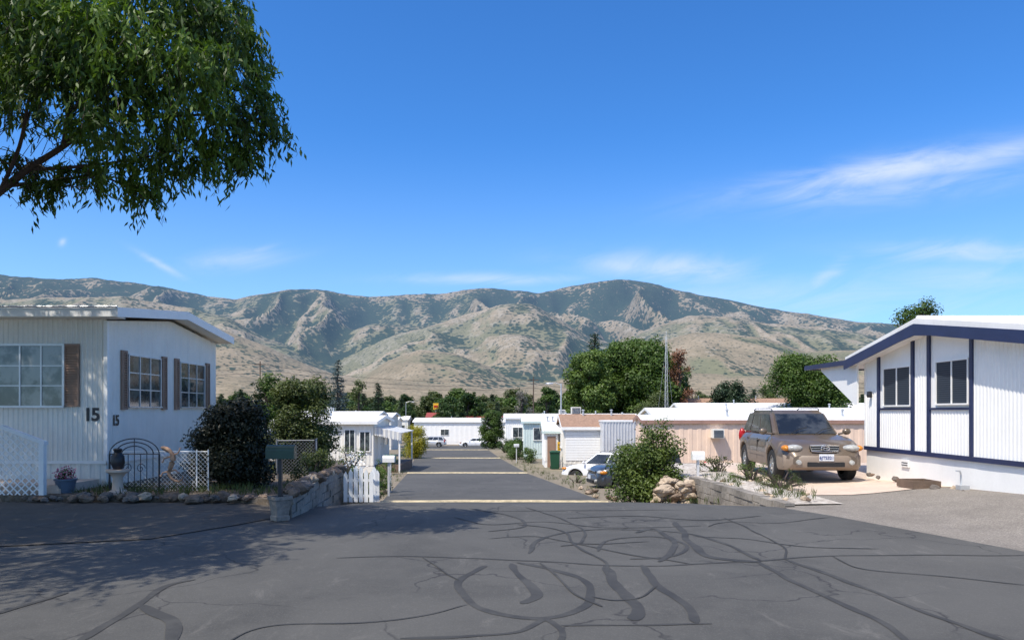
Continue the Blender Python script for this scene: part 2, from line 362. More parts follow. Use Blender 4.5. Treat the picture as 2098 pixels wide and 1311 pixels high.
# retaining walls, laid as courses of separate rough blocks
def retain(name,path,zt,zb,thick,label,seed=1):
    rg=random.Random(seed); b=MB(); n=len(path)
    for i in range(n-1):
        a=Vector((*path[i],0)); c=Vector((*path[i+1],0)); L=(c-a).length; d=(c-a).normalized(); nr=Vector((-d.y,d.x,0))*thick
        za,zc=zt[i],zt[i+1]; ba,bc=zb[i],zb[i+1]
        k=.035; a2=a+nr*.12; 
        vs=[a2+Vector((0,0,ba)),c+nr*.12+Vector((0,0,bc)),c+nr*.95+Vector((0,0,bc)),a+nr*.95+Vector((0,0,ba))]
        vs+=[v+Vector((0,0,(za if j in (0,3) else zc)-(ba if j in (0,3) else bc)-k)) for j,v in enumerate(vs)]
        b.add(vs,[(0,3,2,1),(4,5,6,7),(0,1,5,4),(1,2,6,5),(2,3,7,6),(3,0,4,7)],1)
        row=0
        while row<8:
            zt_a=za-row*.135; zt_c=zc-row*.135
            if zt_a<ba and zt_c<bc: break
            s=-.2*(row%2)
            while s<L:
                e=s+.40; s0=max(0,s)+.006; e0=min(L,e)-.006
                if e0-s0>.03:
                    f0=s0/L; f1=e0/L; j=rg.uniform(-.018,.018); dz=rg.uniform(-.008,.006)
                    q0=a+d*s0+nr*.0; q1=a+d*e0
                    t0=zt_a+(zt_c-zt_a)*f0+dz; t1=zt_a+(zt_c-zt_a)*f1+dz
                    o=nr.normalized()*j
                    vs=[q0+o+Vector((0,0,t0-.127)),q1+o+Vector((0,0,t1-.127)),q1+nr+Vector((0,0,t1-.127)),q0+nr+Vector((0,0,t0-.127)),q0+o+Vector((0,0,t0)),q1+o+Vector((0,0,t1)),q1+nr+Vector((0,0,t1)),q0+nr+Vector((0,0,t0))]
                    b.add(vs,[(0,3,2,1),(4,5,6,7),(0,1,5,4),(1,2,6,5),(2,3,7,6),(3,0,4,7)],0)
                s=e
            row+=1
    return b.obj(name,[mBlock,mMortar],label=label,category='wall')
retain('retaining_wall',[(-3.36,11.3),(-3.33,12.4),(-3.34,13.8),(-3.36,15.1)],[.33,.42,.46,.47],[-.05,-.1,-.3,-.5],.22,'low grey concrete block wall topped with loose stones beside the street',1)
w=[(4.62,12.55),(4.42,13.6),(4.24,15.0),(4.05,17.0)]
retain('retaining_wall',w,[.06,.11,.13,.13],[-.1,-.4,-.6,-.9],-.2,'low grey concrete block wall holding the planting bed by the driveway',2)

# ---------------------------------------------------------------- rocks
rockmeshes=[]
for k in range(9):
    bm=bmesh.new(); bmesh.ops.create_icosphere(bm,subdivisions=3,radius=1)
    for v in bm.verts:
        d=1+.35*noise.noise(v.co*1.3+Vector((k*7,0,0)))+.15*noise.noise(v.co*3+Vector((k*7,3,0))); v.co=v.co*d
        v.co.z*=.7
    me=bpy.data.meshes.new('rock'); bm.to_mesh(me); bm.free(); me.materials.append((mRock,mRock2,mRock3)[k%3]); rockmeshes.append(me)
def rock(x,y,z,r,grp,label='rough tan and brown landscaping rock',ch=(0,2,3,5,6,8,1)):
    o=bpy.data.objects.new('rock',rockmeshes[random.choice(ch)]); COL.objects.link(o)
    o.location=(x,y,z); o.scale=(r*random.uniform(.8,1.3),r*random.uniform(.8,1.2),r*random.uniform(.7,1.1)); o.rotation_euler=(random.uniform(-.3,.3),random.uniform(-.3,.3),random.uniform(0,6))
    setup(o,'rock',None,label,'rock',group=grp)
PALE=(1,4,7,1,4,7,0,3)
for i in range(44):
    f=i/43; x=-8.6+f*4.9; rock(x+random.uniform(-.1,.1),13.2-.25*f+random.uniform(-.16,.16),.07+random.uniform(0,.05),random.uniform(.04,.14),'rocks edging the yard')
for i in range(34): rock(-3.45+random.uniform(-.06,.10),11.35+i*.11,.36+.1*min(1,i/10)+.02,random.uniform(.06,.15),'stones on top of the block wall','flat stone lying on the block wall',(0,1,2,3,4,6))
for i in range(30):
    rock(3.85+random.uniform(-.5,.2),16.8+random.uniform(-.5,.8),-.45+random.uniform(0,.5),random.uniform(.09,.2),'pale rocks piled at the wall corner','pale broken rock in a pile at the wall corner',PALE)
for i in range(24): rock(random.uniform(4.6,5.6),random.uniform(12.9,17),.08,random.uniform(.03,.08),'rocks in the planting bed','small pale rock in the planting bed',PALE)
for i in range(12): rock(8.25+random.uniform(-.15,.1),random.uniform(13.2,17.2),.04+rz(8.3,15),random.uniform(.04,.1),'rocks along the skirting','tan rock beside the white skirting')
for i in range(14):
    y=random.uniform(16,24); rock(redge(y)[0]-random.uniform(.2,.6),y,gz(y)+.03,random.uniform(.08,.16),'rocks by the kerb')
for i in range(12):
    y=random.uniform(17,26); rock(redge(y)[1]+random.uniform(.1,.6),y,gz(y)+.03,random.uniform(.08,.15),'rocks by the kerb')

# ---------------------------------------------------------------- foliage
def leafobj(name,pos,axis,nor,ln,wd,tint,mat,parent=None,**k):
    n=len(pos); side=np.cross(axis,nor); side/=np.linalg.norm(side,axis=1,keepdims=True)+1e-9
    ln=np.asarray(ln).reshape(-1,1)*np.ones((n,1)); wd=np.asarray(wd).reshape(-1,1)*np.ones((n,1))
    v=np.empty((n,4,3)); v[:,0]=pos-axis*ln*.5; v[:,1]=pos+side*wd*.5-axis*ln*.05+nor*wd*.12; v[:,2]=pos+axis*ln*.5; v[:,3]=pos-side*wd*.5-axis*ln*.05+nor*wd*.12
    me=bpy.data.meshes.new(name); me.vertices.add(n*4); me.vertices.foreach_set('co',v.reshape(-1).astype(np.float32))
    me.loops.add(n*4); me.loops.foreach_set('vertex_index',np.arange(n*4,dtype=np.int32))
    me.polygons.add(n); me.polygons.foreach_set('loop_start',np.arange(0,n*4,4,dtype=np.int32))
    me.update(calc_edges=True); a=me.attributes.new('tint','FLOAT','POINT'); a.data.foreach_set('value',np.repeat(tint,4).astype(np.float32))
    me.materials.append(mat); o=bpy.data.objects.new(name,me); COL.objects.link(o); return setup(o,name,parent,**k)
def rdir(n):
    v=rng.normal(size=(n,3)); return v/np.linalg.norm(v,axis=1,keepdims=True)
def clump_leaves(clumps,dens,shell=.45,up=.5):
    P_=[];N_=[];T_=[]
    for (cx,cy,cz,rx,ry,rzz) in clumps:
        n=max(8,int(dens*(rx*ry+ry*rzz+rx*rzz)/3)); d=rdir(n); r=rng.random(n)**shell
        r=r*(1+.18*np.sin(d[:,0]*5+cx*3)*np.cos(d[:,2]*6+cy))
        p=np.stack([cx+d[:,0]*r*rx,cy+d[:,1]*r*ry,cz+d[:,2]*r*rzz],1)
        nn=d*.6+rdir(n)*.7+np.array([0,0,up]); nn/=np.linalg.norm(nn,axis=1,keepdims=True)
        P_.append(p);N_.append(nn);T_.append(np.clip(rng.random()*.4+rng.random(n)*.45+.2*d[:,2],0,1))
    return np.concatenate(P_),np.concatenate(N_),np.concatenate(T_)
def axis_for(nor):
    a=np.cross(nor,rdir(len(nor))); return a/(np.linalg.norm(a,axis=1,keepdims=True)+1e-9)
lDark=leafmat('leaf_deep_green',(.014,.032,.008),(.06,.11,.02))
lMid=leafmat('leaf_mid_green',(.026,.058,.012),(.11,.175,.03))
lShrub=leafmat('leaf_shrub_green',(.038,.068,.014),(.15,.20,.04))
lOlive=leafmat('leaf_olive',(.035,.052,.018),(.12,.15,.042))
lPine=leafmat('leaf_pine',(.012,.028,.014),(.045,.075,.03),.08)
lBlueS=leafmat('leaf_blue_spruce',(.03,.05,.05),(.10,.14,.14),.08)
lPurple=leafmat('leaf_purple_dark',(.012,.014,.008),(.04,.045,.02),.12)
lYel=leafmat('leaf_yellow_green',(.14,.14,.01),(.46,.40,.03),.3)
lRust=leafmat('leaf_rust',(.13,.055,.03),(.30,.15,.085),.15)
lPale=leafmat('leaf_bare_grey',(.16,.15,.13),(.28,.26,.23),.1)
lLime=leafmat('leaf_lime',(.05,.09,.02),(.17,.24,.05))
lNear=leafmat('leaf_ash_tree',(.012,.033,.008),(.15,.245,.034),.32,.9)
def crown_clumps(h,w,z0,n,depth=None,taper=.6,seed=0):
    rg=random.Random(seed); out=[]; depth=depth or w
    ch=h-z0
    for i in range(n):
        f=rg.random(); z=z0+ch*(.08+.87*f)
        prof=math.sin(math.pi*min(1,max(0,(f*.85+.12))))**taper
        a=rg.uniform(0,2*math.pi); rr=prof*(rg.random()**.5)*.82
        r=w*.5*rg.uniform(.2,.36)
        out.append((math.cos(a)*rr*(w/2-r*.6),math.sin(a)*rr*(depth/2-r*.6),z-r*.2,r,r,r*rg.uniform(.7,1)))
    return out
def tree(name,label,loc,h,w,mat,dens=900,leaf=.12,seed=0,trunk_h=.25,n=34,category='tree',group=None,asp=.55,taper=.6):
    e=empty(name,label,category,loc,group=group); rg=random.Random(seed)
    cl=crown_clumps(h,w,h*trunk_h,n,seed=seed,taper=taper)
    b=MB(); tr=max(.02,h*.022)
    pts=[(0,0,-.3)]+[(rg.uniform(-.02,.02)*h,rg.uniform(-.02,.02)*h,h*f) for f in (.12,.3,.5,.72,.9)]
    b.tube(pts,[tr*1.3,tr,tr*.8,tr*.6,tr*.35,tr*.12],8)
    for c in cl:
        f=max(.12,min(.8,(c[2]/h-.15))); s=Vector((pts[2][0]*f,pts[2][1]*f,h*f)); q=Vector(c[:3]); mid=(s+q)/2+Vector((0,0,.04*h))
        b.tube([s,mid,q],[tr*.4,tr*.25,tr*.08],5)
    b.obj('trunk',mBark,e,smooth=True)
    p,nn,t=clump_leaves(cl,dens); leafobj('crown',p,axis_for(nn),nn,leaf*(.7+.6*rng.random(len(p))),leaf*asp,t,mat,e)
    return e
def conifer(name,label,loc,h,w,mat,seed=0,leaf=.22,group=None,dens=1.0,low=.08):
    e=empty(name,label,'tree',loc,group=group); b=MB(); b.tube([(0,0,-.3),(0,0,h*.5),(0,0,h*.98)],[h*.02,h*.013,h*.002],7); rg=np.random.default_rng(seed)
    PP=[];AA=[];TT=[]
    lv=int(22+h)
    for i in range(lv):
        f=low+(1-low)*i/lv; z=h*f; R=w*.5*(1-f)**.85*rg.uniform(.75,1.1)+.03*w
        nb=int(7+7*(1-f))
        for k in range(nb):
            a=rg.uniform(0,2*math.pi); Rk=R*rg.uniform(.65,1.15); m=int(max(5,26*dens*(Rk/(w*.5))+4))
            t=rg.random(m)**.7; d=np.array([math.cos(a),math.sin(a),0])
            p=np.stack([d[0]*t*Rk,d[1]*t*Rk,z-.25*Rk*t+.10*Rk*t*t],1)+rg.normal(size=(m,3))*[.035*w,.035*w,.018*w]
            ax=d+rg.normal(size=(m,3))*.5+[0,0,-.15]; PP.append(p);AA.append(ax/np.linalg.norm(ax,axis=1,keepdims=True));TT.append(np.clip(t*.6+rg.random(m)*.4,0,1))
            if k%3==0: b.tube([(0,0,z),(d[0]*Rk*.9,d[1]*Rk*.9,z-.2*Rk)],[h*.004,h*.001],4)
    b.obj('trunk',mBark,e)
    p=np.concatenate(PP);ax=np.concatenate(AA);nn=rdir(len(p))+[0,0,.9]; nn/=np.linalg.norm(nn,axis=1,keepdims=True)
    leafobj('crown',p,ax,nn,leaf,leaf*.35,np.concatenate(TT),mat,e); return e
def bush(name,label,loc,w,d,h,mat,leaf=.06,n=16,dens=2600,seed=0,asp=.5,category='bush',sparse=False,group=None):
    e=empty(name,label,category,loc,group=group); rg=random.Random(seed); cl=[]
    for i in range(n):
        a=rg.uniform(0,6.28); rr=rg.random()**.5; z=rg.uniform(.12,.88); r=min(w,h)*rg.uniform(.14,.26)
        k=(1-.55*max(0,z-.45)) if not sparse else 1
        cl.append((math.cos(a)*rr*(w/2-r*.7)*k,math.sin(a)*rr*(d/2-r*.5)*k,max(r*.7,z*(h-r*.5)),r,r,r*.9))
    b=MB()
    for c in cl: b.tube([(c[0]*.15,c[1]*.15,-.1),(c[0]*.5,c[1]*.5,c[2]*.55),(c[0],c[1],c[2])],[.03,.018,.006],5)
    b.obj('stems',mBark,e); p,nn,t=clump_leaves(cl,dens)
    leafobj('leaves',p,axis_for(nn),nn,leaf*(.6+.8*rng.random(len(p))),leaf*asp,t,mat,e); return e

# --- the big overhanging tree
def bigtree():
    loc=Vector((-10.2,8.8,0)); T=Local('ash_tree','tall leafy tree with drooping branches reaching over the asphalt','tree',loc)
    vis=[(350,20,8.5,.56),(440,60,8.5,.42),(490,100,9,.32),(430,130,8,.36),(340,110,8,.48),(470,190,9,.37),(535,240,9,.28),(565,268,9,.17),(470,255,9,.34),(505,295,9,.22),(400,225,8.5,.42),(400,298,9,.27),(310,195,8.5,.44),(330,275,9,.29),(300,355,9,.26),(302,398,9,.13),(240,322,9,.29),(225,255,8,.30),(220,165,8,.44),(120,150,8,.46),(250,60,8,.6),(130,60,8,.68),(30,40,8,.68),(20,140,8,.38),(150,350,9.3,.21),(110,378,9.3,.18),(205,362,9.3,.2),(50,225,9,.2),(70,340,9.5,.12),(440,318,9,.18),(480,342,9,.12),(300,-70,8.5,.8),(100,-80,8.5,.9),(400,-60,8.7,.5),(340,345,9,.17),(265,384,9.1,.15),(520,150,9.2,.26),(545,200,9.3,.19),(160,265,8.6,.19),(420,30,8.2,.26),(515,60,8.8,.18),(380,340,9.1,.14),(500,328,9.1,.09),(60,388,9.2,.10),(25,330,9.3,.1),(370,160,9.2,.3),(270,120,9,.36),(180,210,9.2,.25),(80,90,9,.42),(440,100,9.3,.3),(495,25,9,.13),
      (30,40,11,1.0),(130,60,11.2,.8),(20,160,11,.6),(110,120,10.4,.45),(-20,-40,11.3,1.1)]
    cl=[(*P(a,c,y),r) for a,c,y,r in vis]; 
    rg=random.Random(3); k=0
    while k<265:
        x=rg.uniform(-14.5,-4.5) if k<205 else rg.uniform(-12.5,-7); y=rg.uniform(4.8,13.4) if k<205 else rg.uniform(7.5,12); z=rg.uniform(4.6,8.8); r=rg.uniform(.5,.9)
        if y<6.4 and x>-5.2: continue
        if x>-6.0 and y>10.3: continue
        if (x+r*1.4)/y<-.72 or (z-1.65-r*1.5)/y>.57:
            if (x+10)**2/26+(y-9.2)**2/19+(z-5.8)**2/14<1.5: cl.append((x,y,z,r)); k+=1
    # limbs reaching toward the front wall of the mobile home
    for i in range(34): cl.append((rg.uniform(-14.5,-10.6),rg.uniform(12.3,13.8),rg.uniform(5.0,7.6),rg.uniform(.35,.6)))
    limb=[Vector((-10.2,8.8,-.2)),Vector((-10.1,8.8,1.4)),Vector((-9.7,8.9,2.7)),Vector((-8.4,9.1,3.6)),P(-60,425,9.3),P(0,392,9.3),P(60,345,9.2),P(130,300,9.1),P(215,235,8.9),P(310,170,8.7),P(400,120,8.6),P(470,90,8.7)]
    rad=[.28,.22,.2,.11,.06,.05,.042,.034,.026,.018,.012,.007]
    b=MB(); b.tube(catmull(limb,5),np.interp(np.linspace(0,len(limb)-1,(len(limb)-1)*5+1),range(len(limb)),rad),10)
    extra=[[P(60,345,9.2),P(120,345,9.2),P(220,335,9.1),P(310,320,9.0),P(420,295,9)],[P(215,235,8.9),P(330,240,8.9),P(440,235,9),P(550,245,9)],[P(0,392,9.3),P(40,300,9),P(60,200,8.6),P(90,90,8.3),P(120,-60,8.4)],
           [P(130,300,9.1),P(150,200,8.6),P(230,90,8.2),P(290,-60,8.4)],[Vector((-9.7,8.9,2.7)),Vector((-10,9,4.5)),Vector((-9.6,9.2,7.5))],[Vector((-9.7,8.9,2.7)),Vector((-8.8,7.6,4.5)),Vector((-7.4,6.2,6))],[Vector((-9.7,8.9,2.7)),Vector((-10.8,10.6,4.8)),Vector((-11.8,12.9,6.6))],
           [P(20,380,9.3),P(110,372,9.3),P(190,360,9.3),P(250,378,9.1),P(300,410,9)]]
    allp=list(limb[3:])
    for ex in extra:
        c=catmull(ex,5); b.tube(c,list(np.linspace(.028 if ex[0].z>3 else .12,.005,len(c))),7); allp+= [Vector(q) for q in c]
    for c in cl:
        q=Vector(c[:3]); s=min(allp,key=lambda a:(a-q).length)
        if (s-q).length<4: b.tube([s,(s+q)/2+Vector((rg.uniform(-.1,.1),0,.12)),q],[.014,.009,.004],5)
    for i in range(110):
        s=P(rg.uniform(-20,200),rg.uniform(230,400),rg.uniform(8.9,9.5)); d=Vector((rg.uniform(-.3,.6),rg.uniform(-.2,.2),rg.uniform(-.35,.5)))
        b.tube([s,s+d*.5+Vector((0,0,.05)),s+d],[.006,.004,.002],4)
    PP=[];AA=[];NN=[];TT=[]
    for ci,(cx,cy,cz,r) in enumerate(cl):
        vis_=ci<len(vis); ntw=int((84 if vis_ else 44)*r*r/.36)+10; tint0=rng.random()*.45
        for k in range(ntw):
            d=rdir(1)[0]; rr=rng.random()**.5*r*.92; s=np.array([cx,cy,cz])+d*rr*[1.12,1.12,.75]
            dr=d*.5+rdir(1)[0]*.45+np.array([0,0,-.2]); L=rng.uniform(.2,.5)*(.6+.5*r)
            m=16; t=np.linspace(.05,1,m)[:,None]; pts=s+dr*L*t+np.array([0,0,-1])*(.6*L)*t*t
            if vis_ and k%4==0: b.tube([pts[0],pts[7],pts[-1]],[.005,.004,.002],3,cap=False)
            pts=pts+rng.normal(size=(m,3))*.026
            ax=rdir(m)*.55+dr*.4+np.array([0,0,-.6]); ax/=np.linalg.norm(ax,axis=1,keepdims=True)
            nn=rdir(m)+np.array([0,0,.55]); nn-=ax*np.sum(nn*ax,1,keepdims=True); nn/=np.linalg.norm(nn,axis=1,keepdims=True)
            PP.append(pts);AA.append(ax);NN.append(nn);TT.append(np.clip(tint0+rng.random(m)*.5+.2*d[2],0,1))
    T.part(b,'trunk',mBark,smooth=True)
    p=np.concatenate(PP)-np.array(loc); n=len(p)
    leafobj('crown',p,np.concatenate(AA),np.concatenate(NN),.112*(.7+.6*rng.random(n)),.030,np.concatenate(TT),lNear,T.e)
bigtree()

# ---------------------------------------------------------------- walls / windows
def ribwall(b,a,c,z0,ztop,nrm,pitch,depth,mi=0):
    a=Vector((*a,0));c=Vector((*c,0)); L=(c-a).length; d=(c-a).normalized(); n=Vector((*nrm,0)); 
    pts=[]
    s=0
    while s<L-1e-6:
        for ds,o in ((0,0),(pitch*.12,depth),(pitch*.45,depth),(pitch*.57,0)):
            if s+ds<L: pts.append((s+ds,o))
        s+=pitch
    pts.append((L,0)); vs=[]
    for s,o in pts:
        q=a+d*s+n*o; vs.append((q.x,q.y,z0)); vs.append((q.x,q.y,ztop(s)))
    b.add(vs,[(2*i,2*i+2,2*i+3,2*i+1) for i in range(len(pts)-1)],mi)
def window(H,cx,cy,cz,w,h,face,glassm,framem,nv=1,nh=0,fw=.045,proud=.03,label=None,parent=None):
    # face: '-y','+x','-x'
    ax={'-y':Vector((1,0,0)),'+x':Vector((0,1,0)),'-x':Vector((0,1,0))}[face]; nr={'-y':Vector((0,-1,0)),'+x':Vector((1,0,0)),'-x':Vector((-1,0,0))}[face]; up=Vector((0,0,1)); C=Vector((cx,cy,cz))
    def bx(mb,a0,a1,z0,z1,o0,o1):
        vs=[C+ax*a+up*z+nr*o for o in (o0,o1) for z in (z0,z1) for a in (a0,a1)]
        mb.add(vs,[(0,1,3,2),(4,6,7,5),(0,4,5,1),(2,3,7,6),(0,2,6,4),(1,5,7,3)])
    g=MB(); bx(g,-w/2,w/2,-h/2,h/2,-.01,proud); go=H.part(g,'window',glassm,parent=parent)
    f=MB(); p=proud+.025
    bx(f,-w/2-fw,w/2+fw,h/2,h/2+fw,-.01,p);bx(f,-w/2-fw,w/2+fw,-h/2-fw,-h/2,-.01,p+.02);bx(f,-w/2-fw,-w/2,-h/2,h/2,-.01,p);bx(f,w/2,w/2+fw,-h/2,h/2,-.01,p)
    for i in range(1,nv+1):
        a=-w/2+w*i/(nv+1); bx(f,a-.016,a+.016,-h/2,h/2,.0,p-.010)
    for i in range(1,nh+1):
        z=-h/2+h*i/(nh+1); bx(f,-w/2,w/2,z-.011,z+.011,.0,p-.014)
    H.part(f,'frame',framem,parent=go); return go
def shutter(H,a0,a1,z0,z1,face,fixed):
    b=MB()
    def bx(p0,p1,q0,q1,o0,o1):
        if face=='-y': b.box(p0,p1,fixed-o1,fixed-o0,q0,q1)
        else: b.box(fixed+o0,fixed+o1,p0,p1,q0,q1)
    t=.035; bx(a0,a0+t,z0,z1,0,.045);bx(a1-t,a1,z0,z1,0,.045);bx(a0+t,a1-t,z0,z0+.05,0,.043);bx(a0+t,a1-t,z1-.05,z1,0,.043)
    n=int((z1-z0-.1)/.05)
    for i in range(n):
        z=z0+.05+(z1-z0-.1)*(i+.15)/n; bx(a0+t,a1-t,z,z+.028,.004,.034)
    bx(a0+t,a1-t,z0+.05,z1-.05,0,.006)
    H.part(b,'shutter',mShutter)

# --- house number 15
def house15():
    H=Local('mobile_home','white ribbed mobile home numbered 15 with brown shutters','house',(-8.17,14.9,0))
    x1,x0=-8.17,-24; y0,y1=14.9,20.4; zs=.6
    gab=lambda s: 3.45+.34*(1-abs((y0+s)-17.7)/3.0)-.02
    b=MB(); b.box(x0,x1-.03,y0+.03,y1-.03,.05,3.42); b.prism([(x0,y0+.03,3.42),(x0,y1-.03,3.42),(x0,17.7,3.74)],(x1-.03-x0,0,0))
    ribwall(b,(x0,y0),(x1,y0),zs,lambda s:3.5,(0,-1),.1,.014)
    ribwall(b,(x1,y0),(x1,y1),zs,gab,(1,0),.41,.012)
    H.part(b,'wall',mCream)
    b=MB(); ribwall(b,(x0,y0+.015),(x1-.015,y0+.015),.0,lambda s:zs,(0,-1),.2,.012); ribwall(b,(x1-.015,y0+.015),(x1-.015,y1),.0,lambda s:zs,(1,0),.3,.012); H.part(b,'skirting',mCream)
    b=MB(); b.box(x0,x1+.03,y0-.035,y0-.015,zs-.03,zs+.03); b.box(x1+.016,x1+.035,y0-.035,y1,zs-.031,zs+.031); b.box(x1-.04,x1+.034,y0-.034,y0+.04,zs+.03,3.44); H.part(b,'trim',mTrimW)
    # roof
    xr=-7.78; b=MB(); ya,yb=14.55,20.6; R=17.7
    prof=[(ya,3.56),(R,3.90),(yb,3.56),(yb,3.64),(R,3.98),(ya,3.66)]
    b.prism([(x0,y,z) for y,z in prof],(xr-x0,0,0)); ro=H.part(b,'roof',mRoofW)
    b=MB(); # fascia on the gable and eave
    g0=[(ya-.02,3.48),(R,3.81),(yb+.02,3.48),(yb+.02,3.67),(R,4.0),(ya-.02,3.67)]
    b.prism([(xr,y,z) for y,z in g0],(.03,0,0)); b.box(x0,xr,ya-.025,ya-.001,3.49,3.65); b.box(x0,xr,yb+.001,yb+.025,3.49,3.65)
    H.part(b,'fascia',mTrimW,parent=ro)
    b=MB(); b.box(x0,xr-.005,ya,y0-.0,3.48,3.50); b.add([(x1+.005,ya,3.505),(xr,ya,3.505),(xr,R,3.835),(x1+.005,R,3.835)],[(0,1,2,3)]); b.add([(x1+.005,yb,3.505),(xr,yb,3.505),(xr,R,3.835),(x1+.005,R,3.835)],[(0,1,2,3)])
    H.part(b,'soffit',mCream,parent=ro)
    b=MB(); b.tube([(x0,ya-.04,3.68),(xr+.03,ya-.04,3.68)],.022,6); H.part(b,'gutter',mAlum,parent=ro)
    window(H,-9.67,y0-.014,2.34,1.28,1.2,'-y',mGlassC,mAlum,nv=2,nh=2)
    shutter(H,-9.0,-8.7,1.72,2.98,'-y',y0-.014); 
    for a,c in ((15.68,17.14),(18.12,19.58)): window(H,x1+.013,(a+c)/2,2.27,c-a-.06,1.08,'+x',mGlass,mAlum,nv=2,nh=2,fw=.03,proud=.015)
    for a,c in ((15.4,15.62),(17.2,17.42),(17.84,18.06),(19.66,19.88)): shutter(H,a,c,1.66,2.9,'+x',x1+.013)
    text('15',.36,(-8.46+8.17,-.019,1.55),(math.pi/2,0,0),mDark,H.e,'house_number',ext=.002,bold=.011,sp=.88)
    text('15',.30,(.016,15.22-14.9,1.43),(math.pi/2,0,math.pi/2),mDark,H.e,'house_number',ext=.002,bold=.008,sp=.88)
    S_=Local('porch_lattice','white lattice stair rail beside the mobile home','railing',(-8.8,13.3,0))
    b=MB(); X0,X1,Y=-10.4,-8.5,13.35
    zt=lambda x: 1.04+(-8.5-x)*.42 if x>-9.2 else 1.33
    for sgn in (1,-1):
        for i in range(-20,32):
            xs_=X0+i*.14
            a=None; e_=None
            for s in range(0,60):
                zz=.1+s*.025; xx=xs_+sgn*(zz-.1)
                ok=X0<=xx<=X1 and zz<zt(xx)-.03
                if ok and a is None: a=(xx,zz)
                if ok: e_=(xx,zz)
                if (not ok) and a is not None: break
            if a and e_[1]-a[1]>.03:
                y=Y+(.006 if sgn>0 else -.006); h=.016
                b.prism([(a[0]-h,y,a[1]),(a[0]+h,y,a[1]),(e_[0]+h,y,e_[1]),(e_[0]-h,y,e_[1])],(0,.009,0))
    S_.part(b,'lattice',mTrimW)
    b=MB(); b.box(X1-.02,X1+.07,Y-.045,Y+.045,0,1.1); b.box(X0,X1-.02,Y-.03,Y+.03,.03,.1)
    b.prism([(X1+.09,Y-.06,1.02),(-9.2,Y-.06,1.32),(-9.2,Y-.06,1.38),(X1+.09,Y-.06,1.08)],(0,.12,0)); b.box(X0,-9.2,Y-.058,Y+.058,1.32,1.379); b.box(X0,X0+.08,Y-.045,Y+.045,0,1.32)
    S_.part(b,'rail',mTrimW)
    b=MB(); b.box(-10.3,-8.3,13.6,14.85,.1,.27); b.obj('porch_step',mConc,label='low concrete step by the mobile home',category='step')
house15()

